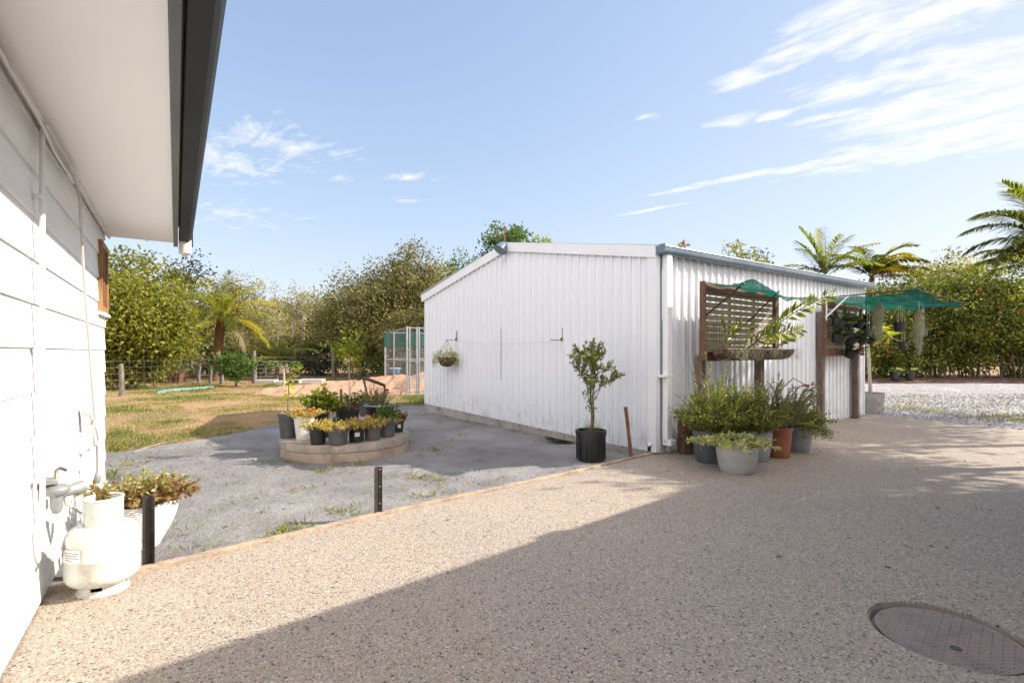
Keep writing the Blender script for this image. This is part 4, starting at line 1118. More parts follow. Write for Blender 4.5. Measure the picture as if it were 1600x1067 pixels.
tg = 'coir troughs on the first rack'
def trough(x, w, label, lm, seed):
    t = thing('coir_trough', label, 'planter', SW(.36+x, -.33-.085, 1.135), SR, tg)
    m = MB(); n = 12; vs = []; r = .128
    for xx in np.linspace(-w/2, w/2, 9):
        for k in range(n+1):
            a = math.pi + math.pi*k/n; s_ = 1 - .5*(abs(xx)/(w/2))**3
            vs.append((xx, -.115 + r*math.cos(a)*s_, .10 + r*math.sin(a)*s_ + .006*mnoise.noise(Vector((xx*9+seed, k, 0)))))
    fs = [(j*(n+1)+k, j*(n+1)+k+1, (j+1)*(n+1)+k+1, (j+1)*(n+1)+k) for j in range(8) for k in range(n)]
    fs += [tuple(range(n+1))[::-1], tuple(8*(n+1)+k for k in range(n+1))]
    m.add(vs, fs); m.add([(-w*.47, -.2, .085), (w*.47, -.2, .085), (w*.47, -.03, .085), (-w*.47, -.03, .085)], [(0,1,2,3)])
    m.build('coir_liner', M['coir'], t, smooth=50)
    m = MB(); k = 26
    for xx in (-w*.22, 0, w*.22): m.tube([(xx, -.115+.132*math.cos(a), .10+.132*math.sin(a)) for a in np.linspace(math.pi, 2*math.pi, 12)], .0025, 5)
    m.tube([(-w/2, -.247, .1), (w/2, -.247, .1)], .003, 5); m.tube([(-w/2, .0, .1), (w/2, .0, .1)], .003, 5); m.build('wire_frame', M['galv'], t)
    # bearded grey moss on the front
    m = MB(); q = 150; xx = rng.normal(rng.uniform(-.1, .1), w*.28, q).clip(-w/2, w/2); P = np.stack([xx, -.245+rng.normal(0, .015, q), rng.uniform(-.0, .13, q)], 1); D = np.stack([rng.normal(0, .5, q), rng.normal(-.2, .3, q), rng.normal(-.7, .5, q)], 1)
    m.leaves(P, D, rng.uniform(.03, .10, q), .003, rng.uniform(0, 1, q)); m.build('grey_moss', LM['moss'], t)
    return t
tr = [trough(.25, .40, 'coir trough nearest the shed corner on the first rack, short green orchid canes', 'orchid', 1),
      trough(.69, .38, 'second coir trough on the first rack, holding the long arching leafy cane', 'orchid', 2),
      trough(1.12, .38, 'third coir trough on the first rack, with wispy grey moss', 'orchid', 3),
      trough(1.55, .40, 'coir trough at the far end of the first rack, white blossoms above', 'orchid', 4)]
def cane(m, P, D, LL, WW, p0, p1, sag, nl, L, W, r=.006):
    p0, p1 = np.array(p0, float), np.array(p1, float); pts = []
    for u in np.linspace(0, 1, 12): pts.append(p0 + (p1-p0)*u + np.array([0, 0, sag*4*u*(1-u)]))
    m.tube(pts, list(np.linspace(r, r*.5, 12)), 6)
    for k in range(nl):
        u = .12 + .88*(k/(nl-1)); f = u*10.99; i = int(f); p = pts[i] + (pts[i+1]-pts[i])*(f-i); t = pts[i+1]-pts[i]; t = t/np.linalg.norm(t)
        side = np.cross(t, [0.25, -.9, .3]); side /= np.linalg.norm(side)
        s_ = 1 if k % 2 else -1
        d = t*.75 + side*s_*.9 + rng.normal(0, .12, 3); sc_ = (.6 + .6*math.sin(math.pi*min(1, u*.95)))
        P.append(p); D.append(d); LL.append(L*sc_*rng.uniform(.85, 1.15)); WW.append(W*sc_)
def canes(t, lst, lm='orchid'):
    m = MB(); P = []; D = []; LL = []; WW = []
    for a in lst: cane(m, P, D, LL, WW, *a)
    m.build('canes', M['stem'], t); q = MB(); q.leaves(np.array(P), np.array(D), np.array(LL), np.array(WW), rng.uniform(.1, 1, len(P)), fold=.2); q.build('leaves', LM[lm], t)
canes(tr[0], [((.02, -.1, .1), (-.10, -.12, .50), .02, 16, .09, .03), ((.05, -.1, .1), (.22, -.2, .42), .05, 16, .10, .032), ((-.03, -.1, .1), (.06, -.2, .34), .03, 14, .09, .03)])
canes(tr[1], [((0, -.1, .1), (.40, -.52, .32), .06, 22, .13, .04), ((.05, -.1, .1), (.78, -.78, .76), .08, 54, .135, .036, .008), ((-.05, -.1, .1), (.0, -.2, .40), .03, 16, .10, .034)])
canes(tr[2], [((0, -.1, .1), (.12, -.2, .48), .04, 18, .10, .035), ((0, -.1, .1), (-.15, -.3, .25), .05, 14, .10, .035), ((.05, -.1, .1), (.2, -.3, .3), .05, 14, .1, .035)])
canes(tr[3], [((0, -.1, .1), (.25, -.28, .36), .05, 18, .11, .036), ((-.1, -.1, .1), (.0, -.26, .24), .04, 14, .10, .035)])
petals(tr[3], 'blossom', 'white', [(.0+.05*i+rng.normal(0, .015), -.26+rng.normal(0, .02), .27+rng.normal(0, .025)) for i in range(6)], .05, 6)

t2, y2 = rack('brown slatted orchid rack at the far end of the shed with wide green shade canopy', 4.12, .12, 1.62, 1.14, 2.06, (.06, 1.50), None, True)
def can2(u, v):
    # u along the wall, v outward
    near = 2.075 + .01*v; far = 2.00 - .03*v
    out = -.05 - (1.24 + .14*u)*v
    x = -.03 + (1.62 + .12*v)*u
    z = near + (far-near)*u - .05*math.sin(math.pi*u)*(.4+.6*v) - .025*math.sin(math.pi*v) + .012*math.sin(u*9+v*7) + .008*math.sin(v*21)
    if u > .85: z -= (u-.85)/.15*.04*(1+.5*math.sin(v*14))
    return (x, out, z)
cloth_grid(can2, 36, 40).build('shade_cloth', M['green'], t2, smooth=60)
m = MB(); m.tube([(-.03, -.02, 2.08), (-.03, -1.30, 2.095)], .010, 8); m.tube([(-.03, -1.29, 2.09), (1.70, -1.44, 1.99)], .009, 8); m.tube([(1.6, -.02, 2.0), (1.72, -1.44, 1.985)], .010, 8); m.tube([(.8, -.02, 2.02), (.85, -1.36, 2.03)], .008, 8)
m.build('canopy_frame', M['darksteel'], t2, smooth=50)
m = MB(); m.tube([(.0, -.07, 1.76), (-.02, -.40, 2.075)], .014, 6); m.box((.0, -.085, 1.88), (.03, .01, .34)); m.tube([(1.58, -.07, 1.70), (1.62, -.40, 1.99)], .014, 6); m.build('white_strut', M['whitemetal'], t2)
og = 'black orchid pots on the far rack'
def orch(x, z, label, s=1.0, tilt=.35, lm='darkleaf'):
    t = thing('orchid_pot', label, 'potted orchid', SW(4.12+x, -.12-.17, z), SR, og)
    t.rotation_euler = (tilt, 0, SR)
    pot_mesh(.07*s, .095*s, .13*s, .02, inner=.03).build('pot', M['blackplastic'], t, smooth=40)
    m = MB(); m.lathe([(.09*s, .108*s), (0, .115*s)], 16); m.build('bark_mix', M['soil'], t)
    m = MB(); k = 13; a = rng.uniform(0, 6.28, k); P = np.stack([.03*np.cos(a), .03*np.sin(a), np.full(k, .11*s)], 1); D = np.stack([np.cos(a)*.8, np.sin(a)*.8-.2, rng.uniform(.15, 1.0, k)], 1)
    m.leaves(P, D, rng.uniform(.16, .30, k), rng.uniform(.05, .075, k), rng.uniform(0, 1, k), fold=.25); m.build('leaves', LM[lm], t)
orch(.16, 1.60, 'black orchid pot in the upper row, nearest the tall rack post', 1.15)
orch(.52, 1.62, 'black orchid pot in the upper row with pale green leaves hanging forward', 1.1, .45, 'green')
orch(.95, 1.62, 'black orchid pot in the upper row with tall dark paddle leaves', 1.15)
orch(1.35, 1.58, 'black orchid pot in the upper row at its far end', 1.1)
orch(.16, 1.34, 'black orchid pot in the lower row, nearest the tall rack post', 1.2)
orch(.60, 1.34, 'black orchid pot in the lower row with dark drooping leaves', 1.1, .5)
orch(1.10, 1.36, 'black orchid pot in the lower row, second from its far end', 1.15, .5)
orch(1.45, 1.36, 'black orchid pot in the lower row with long yellowish leaves at the far end', 1.1, .5, 'green')
orch(.66, 1.10, 'black orchid pot hung lowest on the far rack, below the bottom rail', 1.1, .4)
# pots and moss hanging under the far canopy
hp = 'small pots hung from the far canopy'
def hang(al, outw, zc, s, mat, label, lv):
    b = SW(4.12+al, -.12-outw, zc); t = thing('hanging_pot', label, 'hanging pot', b, SR, hp)
    pot_mesh(.045*s, .06*s, .10*s, .018, inner=.02).build('pot', mat, t, smooth=40)
    v = outw/1.3; ztop = can2(min(1, al/1.62), v)[2]
    m = MB()
    for a in (-.5, .5): m.tube([(a*.1*s, 0, .1*s), (a*.06*s, 0, ztop-zc)], .003, 5)
    m.build('cord', M['string'], t)
    if lv:
        m = MB(); k = lv; a = rng.uniform(0, 6.28, k); P = np.stack([.02*np.cos(a), .02*np.sin(a), np.full(k, .09*s)], 1); D = np.stack([np.cos(a), np.sin(a), rng.uniform(-.6, .7, k)], 1)
        m.leaves(P, D, rng.uniform(.10, .2, k), .022, rng.uniform(0, 1, k)); m.build('leaves', LM['green' if lv > 5 else 'varieg'], t)
hang(.75, .42, 1.47, 1.05, M['greyplastic'], 'small grey pot hung on white cords, closest to the rack slats', 0)
hang(.92, .80, 1.53, 1.45, M['blackplastic'], 'black pot hung on cords between the two moss bundles, upper one', 7)
hang(1.02, .82, 1.24, 1.3, M['blackplastic'], 'black pot hung lowest on cords between the two moss bundles', 4)
hang(1.10, 1.06, 1.46, 1.15, M['greyplastic'], 'small grey pot hung on white cords at the outer end of the far canopy', 0)
def moss(al, outw, zt, zb, r, label):
    b = SW(4.12+al, -.12-outw, zt); n = 2600; L = zt-zb
    t = thing('hanging_moss', label, 'hanging moss', b, SR, 'grey moss bundles under the far canopy')
    u = rng.beta(1.3, 1.5, n); rad = r*np.sin(np.clip(u, 0, 1)**.7*math.pi)**.8 * (1-.25*u); a = rng.uniform(0, 6.28, n); q = np.sqrt(rng.uniform(0, 1, n))
    P = np.stack([rad*q*np.cos(a), rad*q*np.sin(a), -L*u], 1); D = np.stack([rng.normal(0, .45, n), rng.normal(0, .45, n), rng.normal(-.9, .35, n)], 1)
    m = MB(); m.leaves(P, D, rng.uniform(.03, .10, n), .0032, rng.uniform(0, 1, n)); m.build('strands', LM['moss'], t)
    m = MB(); m.tube([(0, 0, .12), (0, 0, -.05)], .003, 5); m.build('cord', M['string'], t)
moss(.50, .64, 2.02, 1.38, .085, 'fatter grey moss bundle hanging near the rack under the far green canopy')
moss(.60, 1.14, 1.86, 1.20, .065, 'slimmer brownish moss bundle hanging at the outer part of the far green canopy')

# concrete pot with broad-leaved tree past the shed
b = gp(1371, 648, -.03)
t = potted('potted_tree', 'young broad-leaved tree in a stained concrete tub at the far end of the shed', 'potted tree', (b.x, b.y+.22, -.03), .22, .255, .42, M['concpot'], rim=0, inner=.04)
m = MB(); m.tube([(.02, 0, .36), (.0, 0, .8), (-.03, .0, 1.3), (-.05, 0, 1.5)], [.035, .03, .028, .02], 10)
tips = []
for a in np.arange(0, 6.28, .9):
    p1 = np.array([-.05+.28*math.cos(a), .28*math.sin(a), 1.62+rng.uniform(-.12, .12)]); m.tube([(-.055, 0, 1.42), (-.05+.14*math.cos(a), .14*math.sin(a), 1.52), p1], [.018, .014, .011], 7); tips.append(p1)
m.build('trunk', M['palebark'], t)
P = []; D = []
for p in tips:
    for k in range(13): a = rng.uniform(0, 6.28); P.append(p + rng.normal(0, .04, 3)); D.append((math.cos(a), math.sin(a), rng.uniform(-.9, .4)))
m = MB(); n = len(P); m.leaves(P, D, rng.uniform(.2, .32, n), rng.uniform(.06, .09, n), rng.uniform(0, 1, n), fold=.2); m.build('crown', LM['bright'], t)
pts = rng.choice(len(P), 12); m = MB(); m.leaves(np.array(P)[pts], np.array(D)[pts]+np.array([0, 0, -.5]), .26, .08, rng.uniform(.5, 1, 12)); m.build('rusty_leaves', LM['rust'], t)
for i, (px, lb) in enumerate(((1399, 'black pot with a white bloom on the mulch below the hedge, closer to the shed'), (1422, 'black pot with a white bloom on the mulch below the hedge, farther from the shed'))):
    t = potted('nursery_pot', lb, 'potted plant', (ax(px, 20.5), 20.5, .06), .12, .15, .30, M['blackplastic'], group='black pots below the hedge')
    fill(t, 'green', (0, 0, .25), .1, .2, .25, 10, 6, .14, .05); petals(t, 'bloom', 'white', [(.08, -.05, .46), (.14, -.05, .44)], .09, 6)
# ================================================================ TREES
def unit(n):
    v = rng.normal(size=(n, 3)); return v/np.linalg.norm(v, axis=1, keepdims=True)
def crown(m, c, rad, nclump, per, leaf, wid, cr, seed, shell=.45, droop=.25, lob=.45, zmin=None):
    c = np.array(c); rad = np.array(rad); u = unit(nclump); cent = []
    for q in u:
        f = 1 + lob*mnoise.noise(Vector(q*1.9) + Vector((seed*3.1, seed, 0))) + .25*mnoise.noise(Vector(q*4.3) + Vector((seed, 5, 0)))
        rr = (shell + (1-shell)*rng.uniform()**.6)*f; cent.append(c + rad*q*rr)
    cent = np.array(cent)
    if zmin is not None: cent = cent[cent[:, 2] > zmin]
    k = len(cent); P = np.repeat(cent, per, 0) + rng.normal(size=(k*per, 3))*np.array([cr, cr, cr*.62])
    out = (P - c)/rad; D = out*.45 + rng.normal(size=P.shape)*.7; D[:, 2] -= droop
    ct = np.repeat(rng.uniform(0, 1, k), per)
    rv = np.clip(.5*ct + .5*rng.uniform(0, 1, k*per) + rng.normal(0, .06, k*per), 0, 1)
    m.leaves(P, D, rng.uniform(.65, 1.3, k*per)*leaf, rng.uniform(.75, 1.2, k*per)*wid, rv)
    return cent
def tree(label, px, Y, top, wpx, lm, leaf=.2, wid=None, nclump=150, per=26, bottom=.25, bark='bark', name='tree', cat='tree', group=None, cr=None, shell=.45, x=None, H=None, rw=None, lean=0, lob=.45, droop=.25, nb=16, tr=None, multi=1, low=None):
    X = ax(px, Y) if x is None else x; H = az(top, Y)+.06 if H is None else H; rw = wpx/2/F*Y if rw is None else rw
    t = thing(name, label, cat, (X, Y, -.06), 0, group); seed = X*1.7 + Y
    zb = H*bottom; zc = (zb+H)/2; rh = (H-zb)/2*.86; rw *= .82
    m = MB(); cr = cr or max(.12, rw*.17); wid = wid or leaf*.45
    cent = crown(m, (lean, 0, zc), (rw, rw*.9, rh), nclump, per, leaf, wid, cr, seed, shell, droop, lob, low)
    m.build('crown', LM[lm], t)
    m = MB(); r0 = tr or max(.035, H*.018)
    for q in range(multi):
        ox = (q-(multi-1)/2)*r0*3.2; lx = lean + (q-(multi-1)/2)*rw*.45
        zf = zb + (zc-zb)*.55; p0 = [(ox, 0, -.1), (ox+lx*.2+.06*rng.normal(), .05*rng.normal(), zf*.45), (ox+lx*.6, 0, zf), (lx, 0, zc)]
        m.tube(p0, [r0*1.15, r0*.9, r0*.75, r0*.4], 8)
        for ct in cent[rng.choice(len(cent), min(max(nb//multi, 1), len(cent)), replace=False)]:
            a = Vector(p0[2]).lerp(Vector(p0[3]), rng.uniform(0, .8)) if rng.uniform() < .75 else Vector(p0[1]).lerp(Vector(p0[2]), rng.uniform(.5, 1))
            b = Vector(ct); mid = a.lerp(b, .5) + Vector((rng.normal(0, .1), rng.normal(0, .1), rng.uniform(0, .12)*H*.3))
            m.tube([a, a.lerp(mid, .5)+Vector((0, 0, .03*H*.2)), mid, b], [r0*.42, r0*.33, r0*.24, r0*.08], 5, cap=False)
    m.build('trunk', M[bark], t)
    return t
bt = 'trees of the woodland beyond the fence'
# big yellow-green tree by the house and neighbours behind
tree('big yellow-green tree with large drooping leaves just past the house corner', 195, 17.5, 428, 215, 'mango', .155, .085, 380, 92, .10, 'bark', group=bt, droop=.3, nb=30, cr=.29, tr=.12, lob=.35)
tree('taller airy tree rising behind the big yellow-green tree by the house', 205, 25, 386, 190, 'mango', .26, .12, 120, 22, .45, 'bark', group=bt, nb=22, shell=.3, lob=.7)
tree('dark sparse bare-looking tree poking above the canopy behind the coconut palm', 288, 33, 396, 80, 'dark', .22, .12, 70, 16, .55, 'bark', group=bt, nb=24, shell=.2, lob=.9)
tree('grey olive scrubby tree between the big yellow-green tree and the coconut palm', 295, 27, 438, 110, 'brown', .17, .08, 180, 30, .12, 'bark', group=bt, nb=26)
tree('dull olive tree directly behind the coconut palm crown', 345, 29, 432, 100, 'olive', .17, .08, 170, 30, .12, 'bark', group=bt, nb=22)
tree('pale olive tree just past the coconut palm with a rounded light top', 378, 36, 424, 85, 'pale', .18, .07, 150, 26, .3, 'palebark', group=bt, nb=22, lob=.6)
tree('pale dry gum with thin white limbs, lowest stretch of the skyline', 425, 37, 454, 110, 'pale', .18, .07, 130, 22, .25, 'palebark', group=bt, nb=34, multi=2)
tree('white-limbed sparse gum beside the low skyline dip', 466, 31, 436, 75, 'pale', .16, .06, 90, 18, .4, 'palebark', group=bt, nb=40, shell=.2, multi=2, lob=.8)
tree('olive tree with pale top between white-limbed gum and the bronze trees', 500, 33, 448, 90, 'pale', .17, .07, 150, 26, .2, 'palebark', group=bt, nb=26)
tree('small bronze tree at the foot of the slope of tree tops', 525, 30, 452, 90, 'brown', .16, .08, 170, 30, .12, 'bark', group=bt, nb=22)
tree('wide bronze-olive tree forming the lower slope of the tall canopy', 570, 26, 416, 160, 'brown', .16, .08, 330, 36, .10, 'bark', group=bt, nb=34)
tree('bronze tree with a bright green streak under the highest canopy', 612, 28, 398, 120, 'olive', .17, .085, 260, 34, .12, 'bark', group=bt, nb=26)
tree('highest bronze-olive tree of the canopy left of the shed roof', 645, 27, 376, 120, 'brown', .17, .085, 280, 36, .12, 'bark', group=bt, nb=30)
tree('yellowish tree meeting the sloping shed roof line', 690, 29, 400, 120, 'mango', .18, .08, 240, 32, .15, 'bark', group=bt, nb=24)
tree('dark green tree low behind the green pen cloth', 650, 23, 478, 130, 'olive', .16, .08, 220, 34, .05, 'bark', group=bt, nb=22)
tree('fresh green tree showing over the shed roof near the gable peak', 730, 31, 388, 90, 'green', .19, .09, 170, 30, .2, 'bark', group=bt, nb=20)
tree('tall fresh green tree standing over the gable peak floodlight', 795, 24, 337, 105, 'green', .20, .09, 170, 28, .45, 'bark', group=bt, nb=24, lob=.6)
tree('light green tree tip over the shed roof just past the tall fresh green tree', 852, 27, 364, 55, 'bright', .18, .09, 90, 24, .5, 'bark', group=bt, nb=16)
tree('orange-brown tree tip above the near end of the slate gutter', 1078, 27, 378, 55, 'rust', .18, .09, 80, 24, .5, 'bark', group=bt, nb=16)
tree('small yellow-green rounded tree above the middle of the slate gutter', 1168, 23, 380, 95, 'mango', .17, .07, 150, 30, .4, 'bark', group=bt, nb=20)
ut = 'understorey shrubs along the fence'
for i, (px, Y, top, w, lm, lb) in enumerate([
    (215, 22, 548, 120, 'olive', 'dark shrub in the shade under the big yellow-green tree'),
    (268, 24, 540, 80, 'brown', 'brownish shrub behind the old rusty trough'),
    (305, 26, 530, 80, 'dark', 'dark thicket shrub between the two thin fence posts'),
    (372, 27, 520, 80, 'olive', 'olive shrub just behind the round citrus bush'),
    (400, 27, 530, 70, 'brown', 'brown twiggy shrub beside the weathered gate post'),
    (470, 28, 520, 90, 'brown', 'brown twiggy shrub behind the little papaya tree'),
    (500, 27, 530, 80, 'dark', 'dark thicket shrub at the middle of the wire fence'),
    (590, 25, 500, 110, 'olive', 'olive thicket shrub in the shade below the bronze canopy'),
    (622, 24, 555, 90, 'green', 'low green shrub behind the pen gate'),
    (640, 26, 520, 110, 'dark', 'darkest shrub behind the pen next to the shed')]):
    tree(lb, px, Y, top, w*1.25, lm, .16, .08, 100, 26, .0, 'bark', 'shrub', 'shrub', ut, nb=18, multi=3, tr=.03)
tree('upright lime green bush beside the leaning wooden fence post', 546, 22.3, 512, 60, 'bright', .16, .08, 46, 18, .05, 'bark', 'shrub', 'shrub', ut, nb=14, tr=.03, lob=1.0, shell=.15, cr=.16)
# far wood closing the gaps
m = MB()
for X in np.arange(-75, 90, 2.1):
    Y = 47 + rng.uniform(-3, 6); H = (az(470, Y) if X < 5 else az(455, Y))*rng.uniform(.85, 1.12)
    crown(m, (X, Y, H*.5), (2.6, 2.0, H*.5), 60, 20, .5, .26, .45, X, .3)
tag(m.build('far_wood', LM['olive']), 'distant olive wood seen through gaps between the nearer trees', 'woodland', kind='stuff')

# ---------------------------------------------------------------- palms
def frond(m, base, azim, el, L, droop, nl, ll, lw, lm_r=(0, 1), hang=.35, r=.02, twist=0, vee=.5):
    pts = []; p = np.array(base, float); e = el
    seg = 14
    for i in range(seg+1):
        pts.append(p.copy()); e2 = e - droop*(i/seg)**1.3
        d = np.array([math.cos(e2)*math.cos(azim), math.cos(e2)*math.sin(azim), math.sin(e2)]); p = p + d*L/seg
    m.tube(pts, list(np.linspace(r, r*.2, seg+1)), 5, cap=False, rnd=.8)
    P = []; D = []; LL = []
    for k in range(nl):
        u = .14 + .86*k/(nl-1); f = min(u*seg, seg-.001); i = int(f); q = pts[i] + (pts[i+1]-pts[i])*(f-i); t = pts[i+1]-pts[i]; t /= np.linalg.norm(t)
        s_ = np.cross(t, [0, 0, 1]); s_ /= (np.linalg.norm(s_)+1e-6); upv = np.cross(s_, t)
        ln = ll*(.35 + .75*math.sin(math.pi*min(.97, .12+u*.85)))
        for sd in (-1, 1):
            d = s_*sd*.85 + t*(.55+.5*u) + upv*vee*.5 + np.array([0, 0, -hang]) + rng.normal(0, .10, 3)
            P.append(q); D.append(d); LL.append(ln*rng.uniform(.85, 1.1))
    n = len(P); P = np.array(P); D = np.array(D); LL = np.array(LL); D /= np.linalg.norm(D, axis=1, keepdims=True)
    rv = rng.uniform(*lm_r)*.6 + rng.uniform(0, .4, n)
    # each leaflet in two lengths so that it bends down
    s_ = np.cross(D, np.array([0, 0, 1.0])); s_ /= (np.linalg.norm(s_, axis=1, keepdims=True)+1e-6)
    Lc = LL[:, None]; v = np.empty((n, 6, 3), np.float32); W = lw
    mid = P + D*Lc*.5; D2 = D + np.array([0, 0, -hang*1.3]); D2 /= np.linalg.norm(D2, axis=1, keepdims=True)
    v[:, 0] = P - s_*W*.3; v[:, 1] = P + s_*W*.3; v[:, 2] = mid - s_*W*.5; v[:, 3] = mid + s_*W*.5; tip = mid + D2*Lc*.5; v[:, 4] = tip - s_*W*.06; v[:, 5] = tip + s_*W*.06
    b = np.arange(n)[:, None]*6
    q = np.concatenate([b + np.array([0, 1, 3, 2]), b + np.array([2, 3, 5, 4])], 0)
    m.quads(v.reshape(-1, 3), q, np.concatenate([rv, rv]))
def palm(label, px, Y, zc, fr, trunk_r, lm='palm', group=None, x=None, bark='palmbark', lean=0, husk=0, nl=34, ll=.5, lw=.05):
    X = ax(px, Y) if x is None else x; t = thing('palm_tree', label, 'palm tree', (X, Y, -.06), 0, group)
    m = MB(); zs = np.linspace(-.1, zc+.06, 12)
    m.tube([(lean*(z/zc)**2 - lean, .03*math.sin(z*2), z) for z in zs], [trunk_r*(1.25 if i < 2 else 1)*(1 + .07*(i % 2)) + husk*max(0, (i-5)/6) for i in range(12)], 12)
    m.build('trunk', M[bark], t, smooth=60)
    sk = max(1, Y/19)
    for f in fr:
        a, el, L, dr = f[:4]; L *= sk; l2 = f[4] if len(f) > 4 else lm; m = MB()
        frond(m, (0, 0, zc+rng.uniform(-.05, .1)), R(a), R(el), L, R(dr), nl, ll*(L/2)**.5, lw, hang=.35 if el < 70 else .15); m.build('frond', LM[l2], t)
    return t
palm('coconut palm with yellowing fronds and husky trunk behind the wire fence', 347, 22, az(500, 22),
     [(172, 30, 2.0, 75, 'gold'), (200, 62, 2.2, 85), (150, 78, 2.1, 60, 'gold'), (95, 85, 2.1, 40), (60, 70, 2.1, 75, 'gold'), (20, 55, 2.1, 80, 'gold'), (0, 35, 2.0, 80, 'palm'), (-15, 15, 1.9, 70, 'gold'), (10, -5, 1.9, 60, 'gold'), (-30, -8, 2.0, 75, 'dryfrond'), (-75, 40, 1.9, 90), (-110, 10, 1.7, 85, 'gold'), (-140, -20, 1.6, 60, 'gold'), (215, 10, 1.8, 70, 'gold'), (250, 65, 2.0, 90), (300, 60, 2.0, 80), (120, 45, 2, 80), (-50, 20, 1.9, 80, 'palm')], .15, 'palm', lean=.25, husk=.05, nl=44, ll=.5, lw=.06)
palm('short dark green palm clump low behind the wire fence', 432, 24, .75,
     [(a, e, 1.7, 75, 'palm') for a, e in ((0, 45), (40, 60), (90, 70), (150, 60), (180, 45), (210, 50), (250, 65), (300, 60), (330, 45), (20, 25), (190, 22), (265, 30))], .1, 'palm', nl=30, ll=.5)
pr_ = 'palms behind the shed and hedge'
palm('spiky palm with upright new fronds behind the shed gutter', 1290, 23, az(430, 23),
     [(178, 62, 1.7, 30), (160, 75, 2.0, 25), (100, 85, 1.9, 15), (60, 80, 2.0, 22), (20, 66, 2.2, 45), (5, 48, 2.5, 45), (200, 55, 1.8, 60), (230, 50, 1.7, 80), (300, 55, 1.8, 80), (340, 40, 1.9, 70), (165, 40, 1.7, 60), (270, 72, 1.6, 40), (190, 30, 1.5, 70)], .10, 'palm', pr_, nl=38, ll=.46, lw=.055)
palm('golden-tipped arching palm past the far end of the shed roof', 1362, 25.5, az(434, 25.5),
     [(5, 62, 2.0, 85, 'gold'), (-10, 48, 2.0, 75, 'gold'), (20, 42, 2.0, 70, 'gold'), (0, 28, 1.9, 60, 'gold'), (-25, 52, 1.9, 85), (35, 60, 1.9, 80, 'gold'), (180, 62, 1.8, 90), (160, 45, 1.8, 80), (205, 52, 1.7, 90), (250, 62, 1.6, 90), (290, 56, 1.7, 85, 'gold'), (90, 76, 1.8, 60), (330, 34, 1.8, 65, 'gold'), (135, 66, 1.8, 70), (340, 70, 1.9, 80, 'gold'), (270, 25, 1.5, 60, 'gold'), (310, 12, 1.6, 50, 'gold')], .11, 'palm', pr_, nl=64, ll=.6, lw=.07)
palm('tall palm with a long frond arching over the hedge at the edge of view', 1632, 25.5, az(378, 25.5),
     [(182, 50, 3.1, 80), (170, 38, 2.9, 75), (195, 70, 2.8, 70), (205, 25, 2.7, 80), (160, 60, 2.6, 80), (185, 5, 2.4, 65), (225, 55, 2.3, 95), (250, 30, 2.2, 90), (140, 30, 2.4, 80), (90, 70, 2.3, 60), (20, 50, 2.6, 80), (340, 40, 2.5, 80), (300, 40, 2.3, 90), (60, 30, 2.3, 80), (172, 78, 2.7, 50)], .14, 'palm', pr_, nl=76, ll=.7, lw=.065)
palm('lower palm with dark drooping fronds above the hedge under the tall palm', 1612, 26, az(420, 26),
     [(178, 55, 2.0, 95), (165, 35, 2.1, 85), (195, 40, 2.1, 95), (210, 60, 1.9, 100), (150, 60, 1.9, 90), (180, 15, 2.0, 65), (240, 45, 1.8, 100), (280, 50, 1.8, 95), (120, 45, 1.9, 80), (60, 60, 1.8, 80), (0, 45, 1.9, 90), (320, 40, 1.9, 90)], .14, 'palm', pr_, nl=60, ll=.7, lw=.07)
tree('flat-topped dry-looking tree standing behind the hibiscus hedge', 1488, 33, 400, 130, 'pale', .22, .10, 150, 24, .62, 'bark', 'tree', 'tree', bt, nb=26, shell=.4)
tree('green tree behind the palms near the far end of the shed', 1400, 28, 430, 130, 'olive', .2, .09, 160, 26, .2, 'bark', 'tree', 'tree', bt, nb=16)

# ---------------------------------------------------------------- hibiscus hedge
t = thing('hedge', 'tall loose green hedge dotted with coral red blooms along the gravel yard', 'hedge', (19, 22.4, -.06))
m = MB(); st = MB(); fl = []
for X in np.arange(-5.2, 14.5, .62):
    h = 4.75 + .35*mnoise.noise(Vector((X*.5, 3, 0))) + .2*mnoise.noise(Vector((X*1.7, 8, 0)))
    if X < -.6: h -= .42*(-.6-X)
    yo = rng.normal(0, .25)
    cc = crown(m, (X, yo, h*.52), (.95, 1.15, h*.52), 105, 34, .16, .085, .24, X*3, .3, .2, .75, .12)
    for k in range(5):
        b = (X+rng.normal(0, .25), yo+rng.normal(0, .35), -.05); tp = cc[rng.integers(len(cc))]
        st.tube([b, (b[0]*.7+tp[0]*.3+rng.normal(0, .1), b[1]*.7+tp[1]*.3, tp[2]*.45), tuple(tp)], [.035, .024, .008], 5, cap=False)
    for k in range(7):
        fl.append((X+rng.normal(0, .4), yo-1.0+rng.normal(0, .2), rng.uniform(.9, h*.98)))
m.build('foliage', LM['hedge'], t); st.build('stems', M['bark'], t)
petals(t, 'flower', 'coral', fl[::4], .085, 5); petals(t, 'flower', 'red', fl[1::4], .08, 5)

# ---------------------------------------------------------------- trees that shade the driveway
gs = 'spreading shade trees along the driveway'
for x, y, H, rw, lb in ((11.1, 7.2, 5.8, 1.75, 'spreading shade tree nearest the driveway corner'), (13.4, 8.9, 5.9, 1.8, 'second spreading shade tree along the driveway'), (15.8, 10.6, 6.1, 1.8, 'third spreading shade tree along the driveway'), (10.7, 5.9, 5.7, 1.1, 'smaller spreading shade tree close to the second house wing')):
    tree(lb, 0, y, 0, 0, 'green', .16, .08, 120, 26, .76, 'bark', 'shade_tree', 'tree', gs, x=x, H=H, rw=rw*1.2, nb=26, shell=.1, lob=.12, cr=.28, tr=.10)

